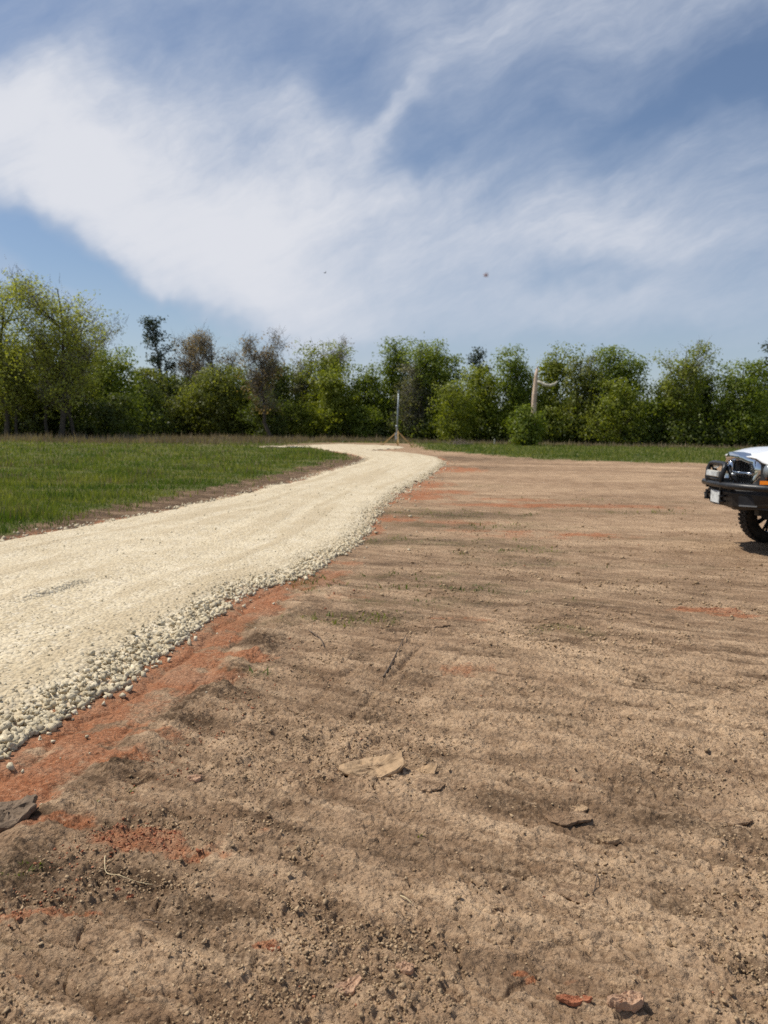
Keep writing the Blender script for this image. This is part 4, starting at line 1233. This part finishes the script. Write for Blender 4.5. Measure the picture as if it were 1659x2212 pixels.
tree('leafy_tree', 'broad green tree above the white truck', 1602, 779, 120, 104, 'green', 'round', .08, 8200, .26, .085, 36)
tree('pine_tree', 'dark pine cut by the right edge of the picture', 1662, 736, 62, 110, 'pine', 'pine', .45, 2200, .3, .05, 37, 0, 'bark_grey', 11, fill=.05)
tree('leafy_tree', 'tree outside the right edge behind the dark pine', 1735, 780, 130, 106, 'green', 'round', .08, 5200, .28, .09, 38) if False else None
tree('slender_tree', 'slender dark double trunk with thin leaves right beside the tallest tree', 160, 700, 60, 85, 'olive', 'vase', .5, 500, .2, .06, 90, .02, 'bark', 7, 500, fill=0)
tree('slender_tree', 'slender dark trunk left of the tallest tree with hardly any leaves', 92, 735, 50, 85, 'olive', 'vase', .5, 400, .2, .06, 91, -.03, 'bark', 7, 500, fill=0)
tree('slender_tree', 'thin dark leaning stem close to the left edge', 40, 770, 44, 84.5, 'olive', 'vase', .5, 400, .2, .06, 92, .05, 'bark', 6, 400, fill=0)
# lower front row
SH = 'shrubs in front of the trees'
for (nm, lb, px, top, wd_, D, kd, nl_, sd_) in [
    ('shrub', 'dim brown-green thicket at the foot of the trees by the left edge', 35, 850, 190, 87, 'olive', 5000, 50),
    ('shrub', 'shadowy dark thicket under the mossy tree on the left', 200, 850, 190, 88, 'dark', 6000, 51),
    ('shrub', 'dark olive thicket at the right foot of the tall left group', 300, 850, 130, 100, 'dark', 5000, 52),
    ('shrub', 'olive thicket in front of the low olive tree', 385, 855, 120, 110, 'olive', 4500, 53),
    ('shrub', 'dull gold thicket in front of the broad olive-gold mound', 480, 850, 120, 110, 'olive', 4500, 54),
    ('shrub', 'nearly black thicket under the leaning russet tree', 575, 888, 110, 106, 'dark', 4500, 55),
    ('shrub', 'bright green rounded shrub left of the tall grey-green gap', 655, 868, 70, 108, 'bright', 3200, 56),
    ('shrub', 'bright green shrub with low skirts left of the service pole', 715, 850, 80, 109, 'bright', 3600, 57),
    ('shrub', 'mid-green shrub straight left of the pole braces', 790, 865, 90, 110, 'green', 3800, 58),
    ('shrub', 'dull grey-green shrub behind the pole braces', 870, 880, 80, 108, 'grey', 2600, 59),
    ('shrub', 'light green spreading shrub right of the service pole', 985, 858, 120, 104, 'bright', 4800, 60),
    ('shrub', 'dark green shrub behind the grey brush pile', 1060, 870, 90, 106, 'green', 3600, 61),
    ('shrub', 'green shrub hiding the foot of the dead snag', 1140, 914, 84, 89, 'green', 2600, 80),
    ('shrub', 'light green shrub right of the dead snag foot', 1205, 860, 90, 102, 'bright', 3600, 63),
    ('shrub', 'dim brownish shrub below the loose mid-green tree', 1275, 880, 80, 103, 'grey', 2800, 64),
    ('shrub', 'bright green spreading shrub under the full round tree', 1340, 855, 120, 100, 'bright', 4600, 65),
    ('shrub', 'green shrub between the full round tree and the feathery tree', 1425, 850, 90, 100, 'green', 3800, 66),
    ('shrub', 'light green shrub under the feathery tree', 1500, 855, 100, 99, 'bright', 4200, 67),
    ('shrub', 'olive shrub left above the truck grille', 1565, 865, 80, 99, 'olive', 3400, 68),
    ('shrub', 'green shrub directly above the white hood', 1640, 850, 110, 98, 'green', 4200, 69),
    ('low_bush', 'low bright bush on the grass below the dead snag', 1140, 935, 62, 90, 'bright', 1500, 70),
]:
    tree(nm, lb, px, top + [-34, 4, -16, 14, -6][sd_ % 5] * (top < 920), wd_ * [.9, 1.15, .8, 1.0][sd_ % 4], D + [4, 8, 12, 6, 10][sd_ % 5] * (90 < D), kd, ['vase', 'column', 'round'][sd_ % 3], .05, int(nl_ * .8), .24, .10, sd_, 0, 'bark', 11, 300 if kd in ('olive', 'grey') else 0, fill=.3, group=SH, cat='shrub')


def leaf_mass(name, label, n, seed, kind, xs, depth, hgt, size):
    """unbroken wood behind the front row that reads as one mass"""
    r = np.random.default_rng(seed)
    nc_ = n // 18
    u = r.uniform(0, 1, nc_); x = np.interp(u, np.linspace(0, 1, len(xs)), [P(a, 960).x / P(a, 960).y for a in xs])
    D = np.interp(u, np.linspace(0, 1, len(xs)), depth) + r.uniform(-4, 5, nc_)
    hh = np.interp(u, np.linspace(0, 1, len(xs)), hgt) * (.8 + .35 * perlin(u * 60, u * 0, 900))
    C = np.stack([x * D, D, hh * r.uniform(0, 1, nc_) ** .8], 1)
    J = r.normal(0, .6, (nc_ * 18, 3)); L = np.repeat(C, 18, 0) + J; L[:, 2] = np.abs(L[:, 2])
    tint = np.clip(np.repeat(r.uniform(0, .8, nc_), 18) + r.normal(0, .15, len(L)), 0, 1)
    V, Fq, t = leaf_quads(L, size * r.uniform(.6, 1.4, len(L)), tint, r, 0, J / .5 + np.array([0, -.3, .7]))
    o = link(name, np_mesh(name, V, Fq, 4, False, {'tint': t}), LEAF[kind]); tag(o, label, kind='stuff')


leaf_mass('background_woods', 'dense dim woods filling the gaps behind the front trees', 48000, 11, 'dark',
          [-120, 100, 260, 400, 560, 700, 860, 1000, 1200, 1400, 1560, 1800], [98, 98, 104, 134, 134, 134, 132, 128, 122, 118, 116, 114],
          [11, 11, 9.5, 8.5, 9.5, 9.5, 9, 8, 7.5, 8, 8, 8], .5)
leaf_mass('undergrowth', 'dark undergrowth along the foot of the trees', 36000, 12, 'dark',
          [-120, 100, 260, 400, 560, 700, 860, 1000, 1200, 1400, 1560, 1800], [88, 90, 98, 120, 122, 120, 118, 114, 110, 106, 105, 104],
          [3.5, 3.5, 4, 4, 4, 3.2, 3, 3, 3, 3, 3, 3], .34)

leaf_mass('thicket', 'tangled green thicket filling in between the shrubs under the trees', 30000, 13, 'green',
          [-120, 100, 260, 400, 560, 700, 860, 1000, 1200, 1400, 1560, 1800], [94, 96, 102, 122, 124, 122, 119, 115, 111, 107, 106, 105],
          [5.5, 5.5, 6, 6.5, 7, 6.5, 6, 6.5, 6.5, 6.5, 6.5, 6.5], .30)

# dead snag with its one limb
D = 93
b0 = at_depth(1150, 960, D); sroot = empty('dead_snag', (b0.x, D, 0)); tag(sroot, 'bleached dead trunk broken off at the top with one curved bare limb', 'dead tree')
def loc_(px, py, dy=0.0):
    q_ = at_depth(px, py, D + dy); return (q_.x - b0.x, dy, q_.z)
tr = [(0, 0, 0), loc_(1152, 900), loc_(1154, 860), loc_(1157, 830), loc_(1158, 812), loc_(1160, 797)]
m_ = MB().tube(tr, [.33, .31, .29, .27, .20, .13], 9)
m_.tube([loc_(1160, 797), loc_(1161, 791)], [.11, .03], 5)
m_.build('trunk', M['snag'], sroot)
MB().tube([loc_(1158, 822), loc_(1166, 826, -.3), loc_(1178, 832, -.5), loc_(1188, 833, -.6), loc_(1198, 830, -.6), loc_(1204, 824, -.6)],
          [.14, .19, .19, .18, .15, .10], 7).build('limb', M['snag_grey'], sroot)

# brush pile and a pale stake in the far grass
c = at_depth(993, 952, 86); bp = empty('brush_pile', (c.x, 86, 0)); tag(bp, 'grey heap of cut brush lying in the far grass right of the pole', 'brush pile')
r_ = random.Random(4); m_ = MB()
for i in range(150):
    a = r_.uniform(0, 6.28); q_ = r_.uniform(0, 1) ** .6 * 1.3; x0, y0 = math.cos(a) * q_, math.sin(a) * q_ * .7
    zt = max(.05, .75 * (1 - q_ / 1.5)) * r_.uniform(.3, 1.1); b_ = r_.uniform(0, 6.28); L = r_.uniform(.4, 1.0)
    m_.tube([(x0, y0, zt * .6), (x0 + math.cos(b_) * L * .6, y0 + math.sin(b_) * L * .6, zt + r_.uniform(-.1, .35))], [.018, .008], 4, False)
m_.build('twigs', varied('dry_brush', (.21, .17, .135), .3, 4, .95), bp)['kind'] = 'stuff'
c = at_depth(1068, 955, 95); st = MB().box((0, 0, .3), (.13, .10, .6)).prism([(-.065, .6), (.065, .6), (0, .68)], 1, -.05, .05)
tag(st.build('marker_stake', varied('pale_stake', (.62, .58, .5), .1, 4), None, (c.x, 95, 0)), 'short pale stake standing in grass before the dark trees', 'stake')

# ------------------------------------------------------------------ temporary service pole
D = 75.5
c = at_depth(858, 962, D); pr = empty('service_pole', (c.x, D, 0)); tag(pr, 'grey metal service pole with meter box on braced yellow timber post', 'utility pole')
top = at_depth(858, 845, D).z
wood = varied('new_pine_lumber', (.60, .40, .17), .18, 3, .8, .01)
galv = varied('galvanised_steel', (.23, .26, .28), .15, 3, .5, metal=.55)
boxm = varied('grey_enclosure', (.42, .44, .45), .08, 3, .5)
lean = .022
MB().tube([(-.07, 0, 1.15), (-.07 + lean * 2, 0, top * .5), (-.07 + lean * 5, 0, top - .12)], [.078, .075, .065], 10).build('mast', galv, pr)
MB().tube([(-.07 + lean * 5, 0, top - .14), (-.07 + lean * 5.2, -.02, top), (-.07 + lean * 5 + .03, -.12, top + .02)], [.09, .10, .07], 8).build('weatherhead', galv, pr)
MB().tube([(-.07, 0, 1.72), (-.07, 0, 1.95)], .12, 10).build('coupling', galv, pr)
MB().box((0.03, .02, .72), (.13, .13, 1.56)).build('post', wood, pr, bevel=.006)
MB().box((-.115, -.10, .93), (.24, .13, .62)).build('meter_box', boxm, pr, bevel=.012)
mt = MB(); mt.lathe([(0, -.07), (.075, -.07), (.085, -.03), (.085, .0)], (-.10, -.165, 1.08), 14)
mt.build('meter', galv, pr)
MB().box((-.06, -.02, 1.58), (.17, .10, .22)).build('service_bracket', boxm, pr, bevel=.01)
for (ex, ey) in ((-1.42, .15), (1.38, -.25)):
    v = Vector((ex, ey, .06)) - Vector((0.02 * np.sign(ex), .02, 1.38)); L = v.length
    rot = v.to_track_quat('X', 'Z').to_matrix()
    MB().box(tuple((Vector((ex, ey, .06)) + Vector((0, .02, 1.38))) / 2), (L, .05, .11), rot).build('brace', wood, pr)
    MB().box((ex + .10 * np.sign(ex), ey + .02, .14), (.09, .05, .52)).build('stake', wood, pr)
v = Vector((.07, -1.3, .05)) - Vector((.05, -.05, 1.4)); rot = v.to_track_quat('X', 'Z').to_matrix()
MB().box(tuple((Vector((.07, -1.3, .05)) + Vector((.05, -.05, 1.4))) / 2), (v.length, .05, .11), rot).build('brace', wood, pr)
MB().box((.08, -1.36, .14), (.09, .05, .5)).build('stake', wood, pr)

# ------------------------------------------------------------------ the pickup truck
white, n_, b_ = new_mat('white_truck_paint', .28, (.80, .81, .82), spec=.5, coat=.6)
chrome = varied('chrome_trim', (.60, .63, .66), .06, 5, .12, metal=1.0)
blackp = varied('black_bumper_paint', (.011, .011, .012), .3, 12, .42, .002, spec=.5)
plastic = varied('black_plastic', (.022, .022, .024), .3, 14, .6)
dusty = varied('dusty_black_steel', (.020, .017, .015), .4, 6, .55)
rubber = varied('dusty_tyre_rubber', (.034, .028, .022), .55, 9, .95, .004)
rimm = varied('black_alloy', (.02, .02, .022), .2, 10, .35, metal=.4)
amber, _, _ = new_mat('amber_lens', .2, (.75, .20, .01), spec=.5)
lens, _, b_ = new_mat('clear_lens', .05, (.9, .93, .95), spec=.5); b_.inputs['Transmission Weight'].default_value = .55
platem = varied('licence_plate_face', (.50, .52, .52), .25, 14, .5)
glassm, _, b_ = new_mat('tinted_glass', .04, (.02, .03, .03), spec=.6)
hose = varied('painted_metal_grey', (.3, .32, .33), .1, 6, .4, metal=.7)

TP = (5.62, 11.01)
TRUCK = empty('pickup_truck', (TP[0], TP[1], 0.0), math.atan2(.065, -.998))
tag(TRUCK, 'white pickup truck with black steel bumper and bull bar at right edge', 'truck')
LIFT = .0


def hood_z(x, y):
    """hood height; x forward from the axle, y left"""
    ay = abs(y)
    zc = 1.48 - .045 * ((x + .55) / 1.3) - .10 * max(0, (x - .25) / .5) ** 2.0
    shoulder = .012 * sstep(.1, .5, np.array(ay)) + .085 * sstep(.52, .72, np.array(ay)) + .04 * max(0, (ay - .70) / .3) ** 2
    return zc - float(shoulder)


xs = np.linspace(-.55, .77, 15); ys = np.linspace(-.98, .98, 25)
def hx(x, y): return x - (.26 * max(0, (abs(y) - .50) / .48) ** 1.0 + .03 * (abs(y) / .5) ** 2 * (abs(y) < .5) + .03 * (abs(y) >= .5)) * (x + .55) / 1.35
MB().sheet([[(hx(x, y), y, hood_z(x, y)) for y in ys] for x in xs]).build('hood', white, TRUCK, solid=.02)
# fenders with wheel arches
for s in (1, -1):
    prof = [(.44, 1.18), (.60, 1.02), (.57, .92)]
    arch = [(-.12 + .52 * math.cos(a), .42 + .55 * math.sin(a)) for a in np.linspace(deg(35), deg(180), 12)]
    poly = [(-.95, .62), (-.95, 1.26), (-.5, 1.27), (.1, 1.255), (.42, 1.22), (.55, 1.08), (.56, .92), (.50, .74)] + arch + [(-.55, .55), (-.9, .55)]
    MB().prism(poly, 1, s * .93, s * 1.0).build('fender', white, TRUCK, bevel=.015)
    MB().tube([(-.12 + .54 * math.cos(a), s * 1.0, .42 + .57 * math.sin(a)) for a in np.linspace(deg(8), deg(172), 14)], .03, 6).build('fender_flare', plastic, TRUCK)
# inner structure so nothing is hollow
MB().box((-.1, 0, .93), (1.1, 1.84, .42)).build('engine_bay', plastic, TRUCK)
MB().box((-2.0, .42, .62), (5.2, .14, .18)).box((-2.0, -.42, .62), (5.2, .14, .18)).box((0, 0, .45), (.14, 1.5, .14)).build('chassis', plastic, TRUCK)
# front fascia: slanted plate behind grille and lamps
MB().prism([(.66, .80), (.70, 1.26), (.58, 1.27), (.52, .80)], 1, -.52, .52).build('radiator_panel', plastic, TRUCK)
# grille: chrome surround with cross bars and dark mesh
gr = empty('grille'); gr.parent = TRUCK
outer = [(-.54, .93), (-.57, 1.14), (-.54, 1.31), (-.30, 1.355), (0, 1.37), (.30, 1.355), (.54, 1.31), (.57, 1.14), (.54, .93), (.30, .90), (0, .895), (-.30, .90)]
inner = [(-.46, .97), (-.475, 1.11), (-.45, 1.20), (-.28, 1.245), (0, 1.255), (.28, 1.245), (.45, 1.20), (.475, 1.11), (.46, .97), (.28, .95), (0, .945), (-.28, .95)]
def gx_(y, z): return .80 - .30 * (abs(y) / .56) ** 2 * .45 - .05 * (1.3 - z)
def ring_pts(sh, dx): return [(gx_(y, z) + dx, y, z) for y, z in sh]
m_ = MB(); o1, i1_, o2, i2 = ring_pts(outer, .0), ring_pts(inner, .035), ring_pts(outer, -.16), ring_pts(inner, -.10)
k = len(outer)
m_.add(o1 + i1_ + o2 + i2, [(a, (a + 1) % k, k + (a + 1) % k, k + a) for a in range(k)] + [(a, 2 * k + a, 2 * k + (a + 1) % k, (a + 1) % k) for a in range(k)]
       + [(k + a, k + (a + 1) % k, 3 * k + (a + 1) % k, 3 * k + a) for a in range(k)], True)
m_.build('surround', chrome, gr)
MB().sheet([[(gx_(y, z) - .06, y, z) for y in np.linspace(-.49, .49, 9)] for z in (.93, 1.02, 1.12, 1.24)]).build('mesh', plastic, gr)
for yy in np.linspace(-.42, .42, 15):
    if abs(yy) > .07: MB().box((gx_(yy, 1.09) - .045, yy, 1.09), (.012, .012, .28)).build('slat', plastic, gr)
MB().tube([(gx_(0, z) + .012, 0, z) for z in (.94, 1.04, 1.14, 1.24)], [.045, .035, .035, .05], 8).build('vertical_bar', chrome, gr)
MB().tube([(gx_(y, 1.085) + .006, y, 1.085) for y in np.linspace(-.48, .48, 9)], .028, 8).build('crossbar', chrome, gr)
# headlights
for s in (1, -1):
    hl = empty('headlight'); hl.parent = TRUCK
    hpl = [(.575, 1.01), (.57, 1.25), (.72, 1.26), (.98, 1.22), (.99, 1.04), (.80, 1.01)]
    def hxp(y): return .70 - .26 * max(0, (y - .5) / .48)
    m_ = MB(); f_ = [(hxp(y) - .02, s * y, z) for y, z in hpl]; bk = [(hxp(y) - .14, s * y, z) for y, z in hpl]; k = len(f_)
    m_.add(f_ + bk, [tuple(range(k)), tuple(range(k, 2 * k))[::-1]] + [(a, (a + 1) % k, k + (a + 1) % k, k + a) for a in range(k)])
    m_.build('housing', plastic, hl)
    for yy, rr2 in ((.685, .088), (.87, .085)):
        pts_ = [(hxp(yy) + .0 + .045 * math.cos(t_), t_) for t_ in np.linspace(0, 1.5, 6)]
        mm_ = MB(); rings = []
        for q_ in np.linspace(.02, 1, 6):
            rings.append([(hxp(yy) + .012 + .035 * (1 - q_ ** 2), s * yy + rr2 * q_ * math.cos(a), 1.135 + rr2 * 1.15 * q_ * math.sin(a)) for a in np.linspace(0, 2 * math.pi, 18, endpoint=False)])
        mm_.loft(rings).build('lamp', chrome if yy > .8 else hose, hl)
    m_ = MB(); tpl = [(.59, .955), (.59, 1.005), (.98, 1.03), (.99, .98)]
    f_ = [(hxp(y) - .0, s * y, z) for y, z in tpl]; bk = [(hxp(y) - .10, s * y, z) for y, z in tpl]
    m_.add(f_ + bk, [(0, 1, 2, 3), (7, 6, 5, 4), (0, 4, 5, 1), (1, 5, 6, 2), (2, 6, 7, 3), (3, 7, 4, 0)])
    m_.build('turn_signal', amber, hl)
# heavy plate bumper
bmp = empty('bumper', (-.16, 0, 0)); bmp.parent = TRUCK
plan = [(1.12, -.46), (1.16, 0), (1.12, .46), (.80, 1.0), (.45, 1.04)]
front = [(.42, -1.04), (.80, -1.0), (1.12, -.46), (1.15, 0), (1.12, .46), (.80, 1.0), (.42, 1.04)]
lv = [(.60, -.10, .0), (.645, -.03, 0), (.83, .0, 0), (.895, -.06, 0), (.90, -.26, 0)]
rows_ = []
for z, dx, _ in lv:
    row = []
    for (x, y) in front:
        zz = z + (.06 if abs(y) > .9 and z < .7 else 0) + (.02 if abs(y) < .2 and z < .7 else 0)
        row.append((x + dx, y * (1 + dx * .05), zz))
    rows_.append(row)
MB().sheet(rows_, False).build('plate', dusty, bmp, solid=.02, bevel=.006)
MB().prism([(x - .05, y * .96) for x, y in front] + [(.42, 1.0), (.42, -1.0)], 2, .64, .86).build('core', plastic, bmp)
MB().tube([(.52, -1.0, .925), (.84, -.98, .925), (1.16, -.5, .925), (1.20, 0, .925), (1.16, .5, .925), (.84, .98, .925), (.52, 1.0, .925)], .045, 10).build('top_tube', blackp, bmp)
MB().box((1.165, -.02, .745), (.012, .34, .17)).build('license_plate', platem, bmp, bevel=.006)
MB().box((1.158, -.02, .745), (.010, .38, .20)).build('plate_frame', plastic, bmp)
for s in (1, -1):
    c_ = Vector((.98, s * .70, .735)); rot = Matrix.Rotation(s * math.atan2(.54, .32) * .0 + s * deg(59) * 1.0, 3, 'Z')
    MB().box(tuple(c_ + rot @ Vector((.004, 0, 0))), (.03, .24, .13), rot).build('fog_recess', plastic, bmp)
    MB().box(tuple(c_ + rot @ Vector((.014, 0, -.055))), (.03, .22, .018), rot).build('recess_lip', hose, bmp)
    MB().tube([(1.13, s * .30, .70), (1.21, s * .30, .70), (1.22, s * .30, .77), (1.13, s * .30, .78)], .018, 8).build('tow_hook', blackp, bmp)
# bull bar
bb = empty('bull_bar', (-.16, 0, 0)); bb.parent = TRUCK
lp = [(1.17, -.27, .90), (1.20, -.28, 1.00), (1.18, -.31, 1.13), (1.16, -.28, 1.19), (1.15, -.22, 1.205), (1.16, 0, 1.21), (1.15, .22, 1.205), (1.16, .28, 1.19), (1.18, .31, 1.13), (1.20, .28, 1.0), (1.17, .27, .90)]
MB().tube(lp, .034, 10).build('loop', blackp, bb)
MB().tube([(1.19, -.28, 1.0), (1.21, 0, .995), (1.19, .28, 1.0)], .022, 8).build('cross_tube', blackp, bb)
for s in (1, -1):
    MB().tube([(1.13, s * .27, 1.17), (1.07, s * .32, 1.06), (1.00, s * .40, .92)], .030, 8).build('strut', blackp, bb)
    MB().box((1.15, s * .28, .94), (.12, .03, .16)).build('bracket', blackp, bb)
    MB().tube([(1.12, s * .20, 1.16), (1.08, s * .25, 1.17)], .035, 8).build('clamp', chrome, bb)
    MB().tube([(1.06, s * .33, 1.05), (1.06, s * .33, 1.09)], .035, 8).build('clamp', hose, bb)
lb = empty('light_bar', (-.16, 0, 0)); lb.parent = TRUCK
MB().box((1.205, 0, 1.065), (.05, .46, .085)).build('housing', varied('light_bar_housing', (.45, .43, .38), .1, 5, .5), lb, bevel=.008)
MB().box((1.233, 0, 1.065), (.012, .43, .06)).build('lens', platem, lb)
# winch between bumper and grille
wn = empty('winch'); wn.parent = TRUCK
MB().tube([(.90, -.22, .90), (.90, .22, .90)], .045, 12).build('drum', plastic, wn)
for yy in (.30, -.30): MB().box((.90, yy, .90), (.10, .16, .12)).build('housing', plastic, wn, bevel=.01)
# wheels
for (x, s, steer) in ((0, 1, 0), (0, -1, 0), (-3.57, 1, 0), (-3.57, -1, 0)):
    wh = empty('wheel', (x - .12, s * .86, .405)); wh.parent = TRUCK
    ty = MB(); Rt = .42
    ty.lathe([(.255, -.13), (.30, -.155), (.37, -.158), (Rt - .012, -.135), (Rt, -.10), (Rt, .10), (Rt - .012, .135), (.37, .158), (.30, .155), (.255, .13)], (0, 0, 0), 44)
    for i in range(40):
        a = 2 * math.pi * i / 40
        for (yy, dd) in ((-.115, 0), (-.04, .5), (.04, 0), (.115, .5)):
            a2 = a + dd * 2 * math.pi / 40
            ty.box((math.cos(a2) * (Rt + .001), yy, math.sin(a2) * (Rt + .001)), (.022, .065, .042), Matrix.Rotation(-a2, 3, 'Y'))
    ty.build('tyre', rubber, wh)
    rm = MB(); rm.lathe([(.262, -.12), (.245, -.10), (.235, .0), (.245, .10), (.262, .125), (.25, .13)], (0, 0, 0), 32)
    rm.lathe([(.0, .075), (.07, .08), (.085, .05), (.085, -.02), (0, -.02)], (0, 0, 0), 18) if s > 0 else rm.lathe([(.0, -.075), (.07, -.08), (.085, -.05), (.085, .02), (0, .02)], (0, 0, 0), 18)
    for i in range(8):
        a = 2 * math.pi * i / 8 + .2
        for da in (-.11, .11):
            pa = (math.cos(a) * .06, s * .05, math.sin(a) * .06); pb = (math.cos(a + da) * .245, s * .085, math.sin(a + da) * .245)
            rm.tube([pa, pb], [.022, .018], 5)
    rm.build('rim', rimm, wh)
# cab, doors, bed
cab = MB(); pr_ = [(-.55, .62), (-.55, 1.40), (-1.30, 1.98), (-1.75, 2.06), (-2.75, 2.05), (-3.05, 1.95), (-3.12, 1.38), (-3.12, .62)]
def cabring(y, k_): return [(x, y * (1 - max(0, (z - 1.4)) * .26), z) for x, z in pr_]
cab.loft([cabring(y, 0) for y in (-.98, -.60, 0, .60, .98)], smooth=False); cab.build('cab', white, TRUCK, bevel=.03)
MB().add([(-.56, -.86, 1.42), (-.56, .86, 1.42), (-1.27, .74, 1.955), (-1.27, -.74, 1.955)], [(0, 1, 2, 3)]).build('windshield', glassm, TRUCK, (.025, 0, .025))
for s in (1, -1):
    def sw(x, z): return (x, s * (.982 * (1 - max(0, z - 1.4) * .26) + .006), z)
    MB().add([sw(-.82, 1.43), sw(-1.36, 1.90), sw(-1.98, 1.95), sw(-1.98, 1.43)], [(0, 1, 2, 3)]).build('side_window', glassm, TRUCK, solid=.004)
    MB().add([sw(-2.10, 1.43), sw(-2.10, 1.95), sw(-2.75, 1.93), sw(-2.85, 1.43)], [(0, 1, 2, 3)]).build('side_window', glassm, TRUCK, solid=.004)
    dr = MB().box((-1.45, s * .992, 1.03), (1.14, .02, .70)).build('door', white, TRUCK, bevel=.008)
    MB().box((-1.86, s * 1.012, 1.20), (.18, .022, .04)).build('handle', plastic, dr)
    dr = MB().box((-2.53, s * .992, 1.03), (.92, .02, .70)).build('door', white, TRUCK, bevel=.008)
    MB().box((-2.85, s * 1.012, 1.20), (.18, .022, .04)).build('handle', plastic, dr)
    MB().tube([(-.95, s * .98, 1.40), (-.98, s * 1.12, 1.44)], .02, 6).box((-.98, s * 1.18, 1.52), (.09, .18, .26)).build('mirror', plastic, TRUCK, bevel=.02)
    MB().prism([(-3.16, .62), (-3.16, 1.34), (-5.0, 1.34), (-5.0, .72), (-4.2, .62)] + [(-3.69 + .52 * math.cos(a), .42 + .55 * math.sin(a)) for a in np.linspace(deg(175), deg(20), 12)], 1, s * .94, s * 1.0).build('bed_side', white, TRUCK, bevel=.012)
MB().box((-4.08, 0, .80), (1.84, 1.86, .06)).build('bed_floor', plastic, TRUCK)
MB().box((-5.02, 0, 1.02), (.05, 1.94, .64)).build('tailgate', white, TRUCK, bevel=.01)
MB().box((-5.12, 0, .66), (.16, 1.9, .16)).build('rear_bumper', chrome, TRUCK, bevel=.02)
for s in (1, -1):
    MB().box((-5.03, s * .93, 1.05), (.06, .12, .30)).build('tail_light', new_mat('red_lens', .2, (.5, .02, .02))[0], TRUCK)

# ------------------------------------------------------------------ things in the air
c = pix_dir(702, 590); c = Vector((0, 0, CAM_H)) + c * 150
bd = MB().tube([(-.22, 0, 0), (-.05, 0, .02), (.12, 0, .02), (.25, 0, 0)], [.02, .07, .07, .02], 6)
bd.add([(0, .05, .03), (.12, .05, .03), (.02, .42, .22), (-.08, .40, .21)], [(0, 1, 2, 3)]).add([(0, -.05, .03), (.12, -.05, .03), (.02, -.42, .22), (-.08, -.40, .21)], [(0, 1, 2, 3)])
bd = bd.build('bird', plastic, None, c, solid=.012); bd.rotation_euler = (0, 0, .6)
tag(bd, 'tiny dark bird flying high above the tree line', 'bird')
c = Vector((0, 0, CAM_H)) + pix_dir(1050, 596) * 1.1
ins = empty('flying_insect', c, .5); tag(ins, 'small reddish insect hovering near the camera against the cloud', 'insect')
MB().tube([(-.0035, 0, 0), (-.0015, 0, .0003), (.001, 0, .0004), (.003, 0, 0)], [.0006, .0016, .0014, .0007], 8).build('body', M['redclod'], ins)
wg = new_mat('insect_wing', .4, (.45, .33, .33))[0]
for s in (1, -1):
    MB().add([(0, 0, .0012), (.001, s * .0035, .003), (-.002, s * .004, .0032), (-.0022, s * .001, .0016)], [(0, 1, 2, 3)]).build('wing', wg, ins, solid=.0001)
